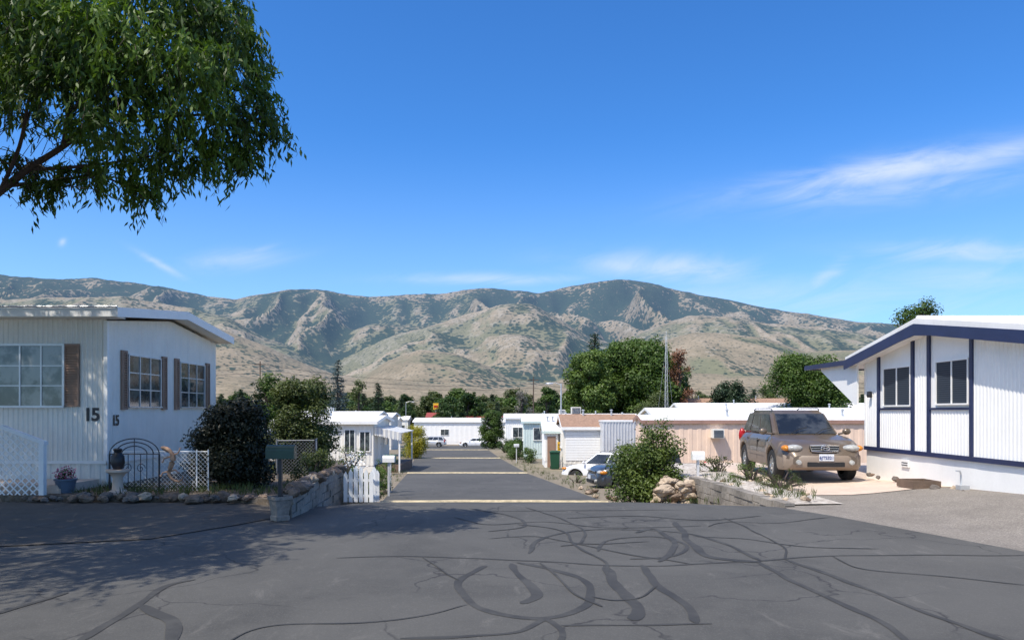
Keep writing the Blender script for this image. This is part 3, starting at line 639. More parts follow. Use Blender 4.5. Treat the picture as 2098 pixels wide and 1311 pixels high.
# --- navy trimmed house
def houseR():
    H=Local('mobile_home','white mobile home with navy blue trim and ribbed panels','house',(8.55,17.9,0))
    x0,x1=8.55,24; y0,y1=12.25,17.85; R=15.1
    top=lambda y:(2.84+.5*(1-abs(y-R)/3.05)) 
    b=MB(); b.box(x0+.03,x1,y0+.03,y1-.03,.0,2.8); b.prism([(x0+.03,y0+.03,2.8),(x0+.03,y1-.03,2.8),(x0+.03,R,3.28)],(x1-x0,0,0))
    cuts=[y0,13.72,15.13,15.74,17.2,y1]
    for i in range(5):
        a,c=cuts[i],cuts[i+1]
        if i in(1,3):
            ribwall(b,(x0,a),(x0,c),1.68,lambda s,a=a:top(a+s),(-1,0),.35,.004); ribwall(b,(x0,a),(x0,c),.78,lambda s:1.68,(-1,0),.1,.010)
        else: ribwall(b,(x0,a),(x0,c),.78,lambda s,a=a:top(a+s),(-1,0),.1,.011)
    ribwall(b,(x0,y0),(x1,y0),.78,lambda s:2.85,(0,-1),.1,.016)
    H.part(b,'wall',mWhite)
    b=MB(); ribwall(b,(x0+.012,y0+.015),(x0+.012,y1),-.05,lambda s:.72,(-1,0),1.22,.004); ribwall(b,(x0+.012,y0+.015),(x1,y0+.015),-.05,lambda s:.72,(0,-1),1.22,.004); H.part(b,'skirting',mWhite)
    b=MB(); 
    for y in (13.72,15.13,15.74,17.2): b.box(x0-.045,x0-.001,y-.045,y+.045,.79,top(y)-.02)
    b.box(x0-.05,x0+.01,y0-.05,y1+.02,.70,.79); b.box(x0+.011,x1,y0-.05,y0-.001,.70,.79)
    for a,c in ((13.765,15.085),(15.785,17.155)): b.box(x0-.04,x0-.001,a,c,1.655,1.70)
    H.part(b,'trim',mNavy)
    b=MB(); b.box(x0-.03,x0+.03,y0-.03,y0+.03,.79,2.8); b.box(x0-.03,x0+.03,y1-.03,y1+.031,.79,2.84); H.part(b,'corner_trim',mTrimW)
    xr=8.22; ya,yb=11.85,18.25; b=MB()
    b.prism([(xr,y,z) for y,z in [(ya,2.91),(R,3.38),(yb,2.86),(yb,2.95),(R,3.52),(ya,3.03)]],(x1-xr,0,0))
    ro=H.part(b,'roof',mRoofW)
    b=MB(); 
    for i in range(9):
        xx=xr+.15+i*1.6; b.tube([(xx,ya+.05,3.05),(xx,R-1,3.38),(xx,R,3.535)],.02,5)
    b.tube([(xr+.05,R,3.53),(x1,R,3.53)],.05,8); H.part(b,'roof_seam',mRoofW,parent=ro)
    b=MB(); b.prism([(xr-.03,y,z) for y,z in [(ya-.02,2.71),(R-.6,3.11),(R,3.17),(R+.6,3.09),(yb+.02,2.65),(yb+.02,2.87),(R,3.41),(ya-.02,2.93)]],(.03,0,0)); b.box(xr,x1,ya-.022,ya-.001,2.71,2.93)
    H.part(b,'fascia',mNavy,parent=ro)
    b=MB(); b.add([(xr,ya,2.76),(x0,ya,2.76),(x0,R,3.24),(xr,R,3.24)],[(0,1,2,3)]); b.add([(xr,yb,2.70),(x0,yb,2.70),(x0,R,3.22),(xr,R,3.22)],[(0,1,2,3)]); H.part(b,'soffit',mWhite,parent=ro)
    window(H,x0-.012,16.38,2.17,1.12,.82,'-x',mBlind,mTrimW,nv=1,fw=.03,proud=.015); window(H,x0-.012,14.33,2.19,1.02,.82,'-x',mBlind,mTrimW,nv=1,fw=.03,proud=.015)
    b=MB(); b.box(8.25,15,18.27,20.7,2.80,2.84); aw=H.part(b,'awning',mWhite)
    b=MB(); b.box(8.2,8.249,18.27,20.75,2.76,2.88); b.box(8.25,15,20.7,20.75,2.76,2.88); H.part(b,'fascia',mNavy,parent=aw)
    b=MB(); b.prism([(8.36,17.92,2.79),(8.36,17.92,1.78),(8.36,18.05,1.78),(8.36,20.0,2.70),(8.36,20.0,2.79)],(.04,0,0)); H.part(b,'support_panel',mWhite,parent=aw)
    b=MB(); b.box(13,13.1,20.5,20.6,-.1,2.8); H.part(b,'post',mTrimW,parent=aw)
    b=MB(); b.box(x0-.03,x0,15.9,16.2,.42,.58); b.box(x0-.034,x0-.03,15.93,16.17,.45,.47,1); b.box(x0-.034,x0-.03,15.93,16.17,.5,.52,1);H.part(b,'vent',[mTrimW,mDark])
    b=MB(); b.lathe([(.0,0),(.05,0),(.06,.05),(.05,.14),(.0,.15)],(x0-.07,17.55,1.95),10); H.part(b,'porch_light',mDark)
houseR()
b=MB(); 
zb=rz(8,14.6)
b.box(7.75,8.3,14.3,14.9,zb+.0,zb+.04); b.box(7.75,7.78,14.3,14.9,zb+.04,zb+.15); b.box(8.27,8.3,14.3,14.9,zb+.04,zb+.15); b.box(7.78,8.27,14.3,14.33,zb+.04,zb+.15); b.box(7.78,8.27,14.87,14.9,zb+.04,zb+.15)
b.obj('planter_box',mWood,label='low weathered wooden planter box on the driveway',category='planter')
b=MB(); b.tube([(8.35,13.75,.1),(8.35,13.75,.45),(8.3,13.7,.52),(8.2,13.65,.53)],.016,6); b.box(8.25,8.42,13.6,13.75,rz(8.3,13.6)+.0,rz(8.3,13.6)+.08,0)
b.obj('garden_tap',mAlum,label='small standpipe by the white skirting',category='tap')

# --- generic homes
def home(label,x0,x1,y0,y1,ze,zr,wall,roofm,fasc,wins=(),doors=(),over=.25,pitch=.2,name='mobile_home',skirt=None):
    zg=gz(y0)-.1; H=Local(name,label,'house',((x0+x1)/2,y0,zg)); R=(y0+y1)/2; b=MB()
    b.box(x0+.03,x1-.03,y0+.03,y1-.03,zg-.5,ze-.01)
    tp=lambda s:ze+(zr-ze)*(1-abs(s-(y1-y0)/2)/((y1-y0)/2))
    b.prism([(x0+.03,y0+.03,ze-.01),(x0+.03,y1-.03,ze-.01),(x0+.03,R,zr-.04)],(x1-x0-.06,0,0))
    ribwall(b,(x0,y0),(x1,y0),zg+.45,lambda s:ze,(0,-1),pitch,.015); ribwall(b,(x0,y0),(x0,y1),zg+.45,tp,(-1,0),pitch,.015); ribwall(b,(x1,y0),(x1,y1),zg+.45,tp,(1,0),pitch,.015)
    H.part(b,'wall',wall)
    b=MB(); b.box(x0+.012,x1-.012,y0+.012,y1,zg-.4,zg+.45); H.part(b,'skirting',skirt or wall)
    b=MB(); o=over; b.prism([(x0-o,y,z) for y,z in [(y0-o,ze-.02),(R,zr-.02),(y1+o,ze-.02),(y1+o,ze+.06),(R,zr+.06),(y0-o,ze+.06)]],(x1-x0+2*o,0,0)); ro=H.part(b,'roof',roofm)
    b=MB(); b.box(x0-o,x1+o,y0-o-.02,y0-o-.001,ze-.09,ze+.07); 
    for xx in (x0-o-.02,x1+o+.001): b.prism([(xx,y,z) for y,z in [(y0-o,ze-.09),(R,zr-.09),(y1+o,ze-.09),(y1+o,ze+.07),(R,zr+.07),(y0-o,ze+.07)]],(.019,0,0))
    H.part(b,'fascia',fasc,parent=ro)
    b=MB(); 
    for i in range(2): xx=x0+(x1-x0)*(.3+.4*i); b.tube([(xx,R-.3,zr-.1),(xx,R-.3,zr+.28)],.05,7); b.lathe([(.09,.26),(.09,.3),(0,.34)],(xx,R-.3,zr),8)
    H.part(b,'roof_vent',mAlum,parent=ro)
    for (face,a,z0,w,h,g) in wins:
        if face=='-y': window(H,a,y0-.015,z0+h/2,w,h,'-y',g,mTrimW)
        elif face=='+x': window(H,x1+.015,a,z0+h/2,w,h,'+x',g,mTrimW)
        else: window(H,x0-.015,a,z0+h/2,w,h,'-x',g,mTrimW)
    for (face,a,z0,w,h,mt) in doors:
        b=MB()
        if face=='-y': b.box(a-w/2,a+w/2,y0-.05,y0,z0,z0+h); kb=(a+w/2-.1,y0-.07,z0+h*.48)
        elif face=='+x': b.box(x1,x1+.05,a-w/2,a+w/2,z0,z0+h); kb=(x1+.07,a+w/2-.1,z0+h*.48)
        else: b.box(x0-.05,x0,a-w/2,a+w/2,z0,z0+h); kb=(x0-.07,a+w/2-.1,z0+h*.48)
        d=H.part(b,'door',mt); b=MB(); b.ell(kb,(.03,.03,.03),8); H.part(b,'handle',mAlum,parent=d)
    return H,ro
def slat_awning(H,x0,x1,y0,y1,z0,z1,posts,mats,n=10):
    b=MB()
    for i in range(n):
        ya=y0+(y1-y0)*i/n; yb=y0+(y1-y0)*(i+.86)/n
        b.prism([(x0,ya,z0),(x1,ya,z1),(x1,ya,z1+.04),(x0,ya,z0+.04)],(0,yb-ya,0),i%2)
    # scalloped striped front valance
    m=12
    for i in range(m):
        xa=x0+(x1-x0)*i/m; xb=x0+(x1-x0)*(i+.92)/m; za=z0+(z1-z0)*i/m
        b.prism([(xa,y0-.03,za+.04),(xb,y0-.03,za+.03),(xb,y0-.03,za-.36),((xa+xb)/2,y0-.03,za-.42),(xa,y0-.03,za-.36)],(0,.02,0),i%2)
    a=H.part(b,'awning',mats); b=MB()
    for (x,y,zb,zt) in posts: b.box(x-.04,x+.04,y-.04,y+.04,zb,zt)
    H.part(b,'post',mTrimW,parent=a)
H,_=home('cream mobile home with a striped metal awning over its porch',-20,-7.3,39,44,1.0,1.30,mCream,mRoofW,mTrimW,
  wins=[('-y',-8.55,-.55,.5,1.15,mGlass),('-y',-10.4,-.3,1.2,.9,mGlass),('-y',-7.75,-.5,.5,1.0,mGlass),('+x',42.6,-.35,1.1,.9,mGlass)],doors=[('+x',40.5,-1.15,.85,1.95,mTrimW)])
slat_awning(H,-7.25,-5.85,39,44,.72,.42,[(-5.95,39.1,-1.8,.42),(-5.95,43.9,-1.9,.42)],[mCream,mGreyM])
b=MB(); b.box(-7.2,-5.9,39.2,43.8,-1.8,-1.25); H.part(b,'porch_deck',mWood)
b=MB(); 
b.box(-10.4,-9.35,36.9,37.0,-1.6,.25); b.box(-10.5,-9.2,36.85,37.1,.25,.42)
for i in range(8): b.box(-10.35+i*.13,-10.27+i*.13,36.86,36.9,-1.5,.2)
b.obj('wooden_gate',mWood,label='weathered wooden gate between the yard hedge and porch',category='gate')
home('white mobile home with a low pitched roof',-24,-11.0,60,64,1.2,1.5,mWhite,mRoofW,mTrimW,wins=[('+x',62,-.6,1.2,.9,mGlass),('-y',-12.6,-.7,1.1,.9,mGlass)])
home('cream mobile home further along the street',-28,-13.4,82,87,.9,1.3,mCream,mRoofW,mTrimW,wins=[('+x',84,-1.2,1.2,.9,mGlass)])
H,_=home('long white ribbed building across the end of the street',-17.5,4,132,139,-.45,.2,mWhite,mRoofW,mTrimW,wins=[('-y',-12,-2.8,1.4,1,mGlass)],doors=[('-y',-6,-4.6,.9,2,mTrimW)],pitch=.9)
home('tan mobile home beyond the end of the street',-44,-21,134,141,-.4,.3,mBeige,mRoofW,mTrimW,wins=[('-y',-28,-3,1.6,1,mGlass)],pitch=.9)
home('white mobile home beyond the junction',7,30,134,141,-.3,.5,mWhite,mRoofW,mTrimW,wins=[('-y',12,-3,1.6,1,mGlass),('-y',20,-3,1.6,1,mGlass)],pitch=.9)
H,_=home('peach mobile home with brown fascia and wall cooler',5.85,19,33,35.0,1.14,1.38,mPeach,mRoofW,mBrownF,wins=[('-y',13.2,-.2,1.2,.9,mGlass)],over=.10,pitch=.4)
b=MB(); b.box(8.85,9.35,32.55,32.98,.42,.82); 
for i in range(6): b.box(8.89,9.31,32.53,32.549,.46+i*.055,.485+i*.055,1)
H.part(b,'wall_cooler',[mCream,mDark])
H,_=home('white mobile home with brown shingle roof and grey metal siding',2.9,7.0,40.5,46,.66,1.36,mBeige,mShingle,mTrimW,wins=[('-x',43,-.5,1,.8,mGlass)],doors=[('-x',45,-1.4,.85,1.9,mTrimW)],over=.2,pitch=.25)
b=MB()
for i in range(12): b.box(2.93,4.84,40.462,40.484,-1.1+i*.14,-.975+i*.14)
H.part(b,'lap_siding',mWhite)
b=MB(); ribwall(b,(4.85,39.4),(7.4,39.4),-2,lambda s:1.02,(0,-1),.16,.035); ribwall(b,(4.85,39.4),(4.85,41),-2,lambda s:1.02,(-1,0),.16,.035); b.box(4.8,7.45,39.35,41,1.02,1.10,1)
H.part(b,'carport_panel',[mGreyM,mTrimW])
H,_=home('small white entry shed with dark door and gable roof',1.95,2.75,44,48,.35,.95,mWhite,mRoofW,mTealW,wins=[],doors=[('-y',2.35,-1.75,.5,1.85,mShutter)],over=.15)
H,_=home('pale grey mobile home with teal trim',.9,12,56,61,.75,1.15,mTealW,mRoofW,mTealW,wins=[('-x',58,-.7,1.3,.9,mGlass),('-y',2.2,-.6,1.1,.9,mGlass)],over=.2)
H,_=home('white mobile home with a flat pale roof',-.6,12,70,76,.9,1.25,mWhite,mRoofW,mTrimW,wins=[('-x',73,-1,1.4,.9,mGlass),('-y',.6,-.9,1,.9,mGlass)],over=.2)
home('white mobile home near the far junction',-.5,14,90,96,.5,1.0,mWhite,mRoofW,mTrimW,wins=[('-x',93,-1.6,1.4,.9,mGlass)],over=.2)
home('cream mobile home behind the peach home',9,26,46,52,1.2,1.75,mCream,mRoofW,mTrimW,over=.2)
home('white mobile home roof beyond the driveway',14,30,60,66,1.5,2.2,mWhite,mRoofW,mTrimW,over=.2)
home('tan house with brown roof beyond the mobile homes',17,34,84,92,1.2,3.0,mBeige,mShingle,mTrimW,over=.3)
for (x,y,z) in ((4.1,47.5,1.35),(5.0,74,1.2),(-10.5,41.6,1.32)):
    b=MB(); b.box(x-.3,x+.3,y-.3,y+.3,z,z+.5)
    for i in range(6): b.box(x-.26,x+.26,y-.32,y-.301,z+.06+i*.07,z+.09+i*.07,1)
    b.obj('roof_cooler',[mCream,mDark],label='boxy swamp cooler standing on a roof',category='cooler',group='roof coolers')

# ---------------------------------------------------------------- vehicles
def car(name,label,loc,yaw,kind='suv',paintm=mTaupe,lower=None,detail=True,L=4.5,W=1.82,group=None,rimm=mRim,cat='car'):
    E=empty(name,label,cat,loc,yaw,group); h=W/2
    if kind=='suv':
        top=[(-2.25,.70),(-2.22,.92),(-2.14,1.02),(-1,1.05),(.9,1.06),(1.25,1.02),(1.7,.94),(2.0,.85),(2.15,.77),(2.25,.62)]; zr=1.65; A=(1.14,.26,-1.72,-2.16); wr=.36; wx=(1.34,-1.28); sill=.30
    elif kind=='sedan':
        top=[(-2.25,.62),(-2.2,.86),(-2.0,.96),(-1.2,.97),(.9,.93),(1.5,.84),(2.0,.72),(2.2,.6),(2.25,.5)]; zr=1.40; A=(1.05,.25,-.95,-1.7); wr=.32; wx=(1.38,-1.3); sill=.22
    else:
        top=[(-2.25,.70),(-2.24,1.02),(-.85,1.04),(1.0,1.12),(1.4,1.11),(1.95,1.06),(2.15,.98),(2.25,.75)]; zr=1.72; A=(1.05,.45,-.55,-.72); wr=.37; wx=(1.42,-1.32); sill=.4
    kx=L/4.5; zb0=.92 if kind=='sedan' else 1.03 if kind=='suv' else 1.07
    tx=[a*kx for a,_ in top]; tz=[b_ for _,b_ in top]
    bx=[-2.25*kx,-2.15*kx,-1.9*kx,1.95*kx,2.15*kx,2.25*kx]; bz=[.5,.34,sill,sill-.03,sill+.0,.42]
    st=sorted(set(list(np.linspace(-2.25*kx,2.25*kx,60))+[w_*kx+s*(wr+.07) for w_ in wx for s in np.cos(np.linspace(0,math.pi,22))]))
    b=MB(); vs=[]; nr=0
    for x in st:
        ax=abs(x/kx); w_=h*(1-.24*max(0,(ax-1.55)/.7)**2.6); zt=float(np.interp(x,tx,tz)); zl=float(np.interp(x,bx,bz))
        for q in wx:
            dd=(wr+.07)**2-(x-q*kx)**2
            if dd>=-1e-9: zl=max(zl,wr+math.sqrt(max(0,dd)))
        zt=max(zt,zl+.03)
        fl=.04*sum(math.exp(-((x-q*kx)/.46)**4) for q in wx)
        fr=[(0,0,1),(.78,0,1),(.97,.02,0),(1.0,.10,0),(1.0,.38,0),(1.0,.5,0),(.98,.72,0),(.94,.88,0),(.87,.965,0),(.75,1.0,0),(.45,1.03,0),(0,1.045,0)]
        ring=[((w_+ (fl if .02<=t<=.6 else 0))*a,zl+(zt-zl)*t) for a,t,_ in fr]
        full=[(x,y,z) for y,z in ring]+[(x,-y,z) for y,z in ring[-2:0:-1]]
        nr=len(full); vs+=full
    n=len(st); fs=[(i*nr+k,i*nr+(k+1)%nr,(i+1)*nr+(k+1)%nr,(i+1)*nr+k) for i in range(n-1) for k in range(nr)]+[tuple(range(nr)),tuple(range((n-1)*nr,n*nr))]
    b.add(vs,fs)
    for i,f in enumerate(b.f):
        zc=sum(b.v[q][2] for q in f)/len(f); xc=sum(b.v[q][0] for q in f)/len(f); yc=abs(sum(b.v[q][1] for q in f)/len(f))
        if lower is not None and zc<.56 and len(f)==4: b.m[i]=1
        if yc<h*.8 and zc<.75 and abs(xc)<2.0*kx: b.m[i]=2
    body=b.obj('body',[paintm,lower or paintm,mBlack],E,smooth=True,angle=math.radians(30))
    xa,xf,xr,xd=[q*kx for q in A]; wb=h*.91; wt=h*.70
    b=MB(); zz0=zb0-.03
    C8=[(xd,wb*.94,zz0),(xa,wb*.92,zz0),(xf,wt,zr-.02),(xr,wt,zr-.02)]
    vs=[]
    for s in (1,-1): vs+=[(x,y*s,z) for x,y,z in C8]
    b.add(vs,[(0,1,2,3),(4,7,6,5),(1,5,6,2),(0,3,7,4),(3,2,6,7),(0,4,5,1)])
    cab=b.obj('cabin',paintm,E,smooth=True,bevel=.08,angle=math.radians(50))
    def S3(u,t,s,off=.012):
        xb=xd+(xa-xd)*u; xt=xr+(xf-xr)*u; x=xb+(xt-xb)*t; y=wb*.93+(wt-wb*.93)*t; z=zz0+(zr-.02-zz0)*t; return (x,s*(y+off),z)
    def panel(pts,name,mat,par,off):
        bb=MB(); bb.prism(pts,off); return bb.obj(name,mat,par,bevel=.006)
    cuts={'suv':[(.045,.27),(.30,.57),(.60,.93)],'sedan':[(.14,.50),(.53,.90)],'pickup':[(.12,.88)]}[kind]
    for s in (1,-1):
        for (u0,u1) in cuts:
            panel([S3(u0,.14,s,.0),S3(u1,.14,s,.0),S3(min(u1,.97),.84,s,.0),S3(max(u0,.03),.84,s,.0)],'side_window',mCarGlass,E,(0,s*.014,.002))
    def fr(x0,z0,y0,x1,z1,y1,name,d):
        def L_(t,q): 
            x=x0+(x1-x0)*t;z=z0+(z1-z0)*t;y=(y0+(y1-y0)*t)*q; return (x,y,z)
        return panel([L_(.10,.88),L_(.85,.88),L_(.85,-.88),L_(.10,-.88)],name,mCarGlass,E,d)
    fr(xa,zz0,wb*.92,xf,zr-.02,wt,'windshield',(.014,0,.01)); fr(xd,zz0,wb*.94,xr,zr-.02,wt,'rear_window',(-.014,0,.008))
    for wx_ in wx:
        for s in (1,-1):
            b=MB(); ww=.235; 
            b.lathe([(wr*.62,-ww/2),(wr*.9,-ww/2),(wr*.985,-ww*.38),(wr,-ww*.2),(wr,ww*.2),(wr*.985,ww*.38),(wr*.9,ww/2),(wr*.62,ww/2),(wr*.6,ww*.3),(wr*.6,-ww*.3),(wr*.62,-ww/2)],n=28,axis='y')
            ty=b.obj('wheel',mRubber,E,smooth=True); ty.location=(wx_*kx,s*(h-.11),wr)
            b=MB(); b.lathe([(wr*.63,s*ww*.42),(wr*.58,s*ww*.38),(wr*.55,s*ww*.2)],n=24,axis='y')
            for k in range(5):
                a=2*math.pi*k/5; d=Vector((math.cos(a),0,math.sin(a))); q=Vector((-math.sin(a),0,math.cos(a)))
                pts=[d*wr*.1+q*wr*.11,d*wr*.1-q*wr*.11,d*wr*.6-q*wr*.13,d*wr*.6+q*wr*.13]; b.prism([p+Vector((0,s*ww*.30,0)) for p in pts],(0,s*.025,0))
            b.lathe([(0.001,s*ww*.44),(wr*.14,s*ww*.42),(wr*.17,s*ww*.3)],n=14,axis='y'); b.lathe([(0.001,s*ww*.12),(wr*.6,s*ww*.12)],n=20,axis='y',mi=1)
            b.obj('rim',[rimm,mBlack],ty,smooth=True)
    xn=2.25*kx
    for s in (1,-1):
        b=MB(); 
        hz={'suv':.78,'sedan':.66,'pickup':.88}[kind]
        b.ell((xn-.16,s*h*.68,hz),(.15,.19,.082),16); hl=b.obj('headlight',mLamp,E,smooth=True)
        b=MB(); b.ell((xn-.21,s*h*.88,hz),(.15,.09,.068),12); b.obj('turn_signal',mAmber,hl,smooth=True)
        b=MB(); b.ell((-xn+.12,s*h*.84,.93 if kind!='sedan' else .8),(.09,.10,.2 if kind!='sedan' else .09),12); b.obj('tail_light',mRedL,E,smooth=True)
        b=MB(); b.ell((xa-.28,s*(h+.07),zb0+.09),(.07,.10,.08),12); b.tube([(xa-.25,s*h*.86,zb0+.03),(xa-.27,s*(h+.04),zb0+.06)],.025,6); b.obj('wing_mirror',paintm,E,smooth=True)
        for xx in ((.05,-.95) if kind!='pickup' else (-.3,)):
            b=MB(); b.box(xx-.09,xx+.09,s*(h*.965),s*(h*.965)+s*.035,.885,.915); b.obj('door_handle',paintm,E,bevel=.008)
        if detail:
            b=MB()
            for xx in ((.98,.02,-.93) if kind!='pickup' else (.9,-.55)): b.box(xx-.004,xx+.004,s*h*.955-.02,s*(h*1.0)+s*.0045,.42,.93)
            b.obj('door_seam',mBlack,E)
            if kind=='suv':
                b=MB(); b.tube([(xf-.1,s*wt*.9,zr-.02),(xf-.2,s*wt*.9,zr+.02),(xr+.3,s*wt*.9,zr+.02),(xr+.15,s*wt*.9,zr-.02)],.013,6); b.obj('roof_rail',mDark,E,smooth=True)
                b=MB(); b.box(-.95,.9,s*h*.99,s*h*.99+s*.02,.52,.60); b.obj('side_moulding',lower or paintm,E,bevel=.008)
    gz_={'suv':.785,'sedan':.64,'pickup':.84}[kind]; gw=.31 if kind=='suv' else .36
    b=MB(); b.box(xn-.12,xn-.012,-gw,gw,gz_-.075,gz_+.065); gr=b.obj('grille',mBlack,E,bevel=.02)
    b=MB()
    for k in range(3): b.box(xn-.03,xn+.0,-gw+.02,gw-.02,gz_-.05+k*.045,gz_-.036+k*.045)
    b.tube([(xn-.01,-gw-.01,gz_+.06),(xn+.005,0,gz_+.075),(xn-.01,gw+.01,gz_+.06),(xn-.01,gw-.03,gz_-.07),(xn+.005,0,gz_-.085),(xn-.01,-gw+.03,gz_-.07),(xn-.01,-gw-.01,gz_+.06)],.011,6); b.obj('grille_surround',mChrome,gr)
    if kind=='suv' and detail:
        b=MB(); el=[(xn+.02,.095*math.cos(t),gz_+.0+.05*math.sin(t)) for t in np.linspace(0,2*math.pi,21)]; b.tube(el,.009,6)
        b.tube([(xn+.02,-.055,gz_-.035),(xn+.02,-.025,gz_+.04)],.009,5); b.tube([(xn+.02,.055,gz_+.035),(xn+.02,.025,gz_-.04)],.009,5); b.tube([(xn+.02,-.04,gz_-.008),(xn+.02,.04,gz_+.008)],.008,5)
        b.obj('emblem',mChrome,gr)
    b=MB(); zlo,zhi=sill+.08,sill+.32
    ysr=np.linspace(-h*.93,h*.93,15); outer=[xn+.09-.36*abs(y/h)**3.0 for y in ysr]
    vs=[]
    for y,xo in zip(ysr,outer):
        vs+=[(xo-.16,y,zlo-.03),(xo-.02,y,zlo-.02),(xo,y,zlo+.04),(xo,y,zhi-.04),(xo-.03,y,zhi),(xo-.16,y,zhi+.01)]
    bf=[(i*6+k,i*6+(k+1)%6,(i+1)*6+(k+1)%6,(i+1)*6+k) for i in range(14) for k in range(6)]+[tuple(range(6)),tuple(range(84,90))]
    b.add(vs,bf); bp=b.obj('front_bumper',lower or paintm,E,smooth=True)
    b=MB(); b.box(xn+.02,xn+.096,-.40,.40,zlo+.0,zlo+.10); b.obj('air_intake',mBlack,bp,bevel=.01)
    for s in (1,-1):
        b=MB(); b.lathe([(.001,.075),(.05,.065),(.062,.0)],(xn-.0,s*.57,zlo+.09),14,'x'); b.obj('fog_lamp',mLamp,bp,smooth=True)
    b=MB(); b.box(xn+.10,xn+.11,-.16,.16,zlo+.13,zlo+.28); pl=b.obj('number_plate',mPlate,E)
    if detail and kind=='suv':
        text('6JTS321',.095,(xn+.113,0,zlo+.195),(math.pi/2,0,math.pi/2),mBlue,pl,'lettering',ext=.002,bold=.002)
    b=MB(); b.add([(-a,c,d) for a,c,d in vs],bf); b.obj('rear_bumper',lower or paintm,E,smooth=True)
    if detail:
        for s in (-.45,.12):
            b=MB(); b.tube([(xa+.06,s,zb0+.03),(xa-.12,s+.25,zb0+.14),(xa-.18,s+.48,zb0+.19)],.009,4); b.obj('wiper',mBlack,E)
    if kind=='pickup':
        b=MB(); b.box(-2.1*kx,-.8*kx,-h*.74,h*.74,1.07,1.078); b.obj('bed_liner',mBlack,E)
    return E
car('parked_car','bronze SUV with tan lower cladding parked on the concrete driveway',(7.1,18.65,.02),math.radians(-94),'suv',mTaupe,mTaupeL)
car('parked_car','white SUV parked beside the entry shed',(4.75,36.8,gz(36.8)-.5),math.radians(148),'suv',mWPaint,None,L=4.4)
car('parked_truck','dark grey pickup truck parked behind the large shrub',(5.35,27.6,gz(27)-.32),math.radians(190),'pickup',mGreyP,None,L=4.9,cat='truck')
car('parked_car','silver white SUV parked at the end of the street',(-12.3,112.5,gz(112)),math.pi*.99,'suv',mSilver,None,detail=False)
car('parked_car','white sedan parked at the end of the street',(-5.8,114,gz(114)),math.pi*1.0,'sedan',mWPaint,None,detail=False)

# ---------------------------------------------------------------- shrubs and yard plants
bush('dark_hedge','dense dark leafed hedge behind the edging rocks',(-5.6,14.7,.05),1.75,1.1,1.95,lPurple,leaf=.07,n=80,dens=5200,seed=1,category='hedge')
tree('small_tree','rounded olive green small tree behind the hedge',(-5.25,18.3,.1),2.35,2.2,lOlive,dens=6500,leaf=.07,seed=4,n=70,trunk_h=-.05,taper=.35)
tree('small_tree','green leafy small tree behind the dark hedge',(-6.9,20.8,.1),2.6,1.8,lMid,dens=5500,leaf=.07,seed=9,n=30,trunk_h=.05)
bush('yard_shrub','low green shrub spilling over the stone wall',(-4.15,15.4,.1),1.0,1.6,.8,lOlive,leaf=.055,n=26,dens=4200,seed=44,category='shrub')
bush('large_shrub','large leafy green shrub beside the truck and rock pile',(3.25,18,-.62),2.0,1.6,1.75,lShrub,leaf=.08,n=44,dens=2500,seed=5,sparse=True,category='shrub')
bush('tall_shrub','loose green shrub with tall upright shoots',(3.55,18.2,-.6),1.1,.8,2.3,lShrub,leaf=.08,n=24,dens=1900,seed=6,sparse=True,category='shrub')
bush('low_shrub','low grey green shrub in the planting bed',(5.35,16.6,.08),1.1,.9,.5,lLime,leaf=.045,n=18,dens=5000,seed=7,category='shrub',asp=.35)
bush('low_shrub','spreading olive shrub at the corner of the driveway',(5.5,15.1,.06),1.3,1.1,.45,lOlive,leaf=.04,n=26,dens=5200,seed=8,category='shrub',asp=.35)
bush('low_shrub','small green shrub behind the planting bed',(5.3,19.0,0),1.2,.8,.55,lOlive,leaf=.05,n=18,dens=4000,seed=18,category='shrub')
bush('flowering_plant','leafy plant with yellow blooms by the picket fence',(-3.75,17.2,.1),.7,.6,.85,lLime,leaf=.05,n=12,dens=3200,seed=11,category='plant',sparse=True)
bush('yard_plant','green garden plant at the kerb',(-3.75,19.0,gz(19)+.1),.9,1.0,.8,lMid,leaf=.05,n=16,dens=3200,seed=12,category='plant')
bush('yard_plant','green garden plant at the kerb',(-4.3,24,gz(24)),1.0,1.6,1.0,lLime,leaf=.06,n=16,dens=2600,seed=13,category='plant')
bush('yard_plant','leafy shrub below the porch awning',(-6.3,37.4,gz(37)),1.4,1.2,1.1,lMid,leaf=.08,n=14,dens=1500,seed=14,category='shrub')
bush('yellow_bush','bright yellow green bush beside the porch',(-7.3,56,-2.0),2.3,2,2.9,lYel,leaf=.1,n=36,dens=1300,seed=15)
bush('yard_plant','green shrub at the foot of the yellow bush',(-8.0,58,-2.1),2.4,2,1.6,lMid,leaf=.1,n=16,dens=1000,seed=16,category='shrub')
tree('round_tree','dense rounded dark green tree at the kerb',(-2.4,90,-3.2),4.8,3.8,lMid,dens=1100,leaf=.16,seed=17,n=70,trunk_h=.05,taper=.35)
for i,(x,y,w_,h_) in enumerate([(-.1,55,1.6,1.5),(.3,60,1.8,1.7),(-.3,64,1.6,1.5),(-.9,70,1.8,1.6),(1.0,50,1.3,1.2)]):
    bush('hedge_shrub','clipped green hedge shrub along the street',(x+.3,y,gz(y)-.05),w_,2.6,h_,lDark if i%2 else lMid,leaf=.1,n=22,dens=1300,seed=20+i,group='hedge shrubs along the street',category='shrub')
bush('low_shrub','low dry plants at the kerb',(2.6,30,gz(30)),1.2,1.2,.5,lLime,leaf=.05,n=10,dens=2400,seed=31,category='shrub')
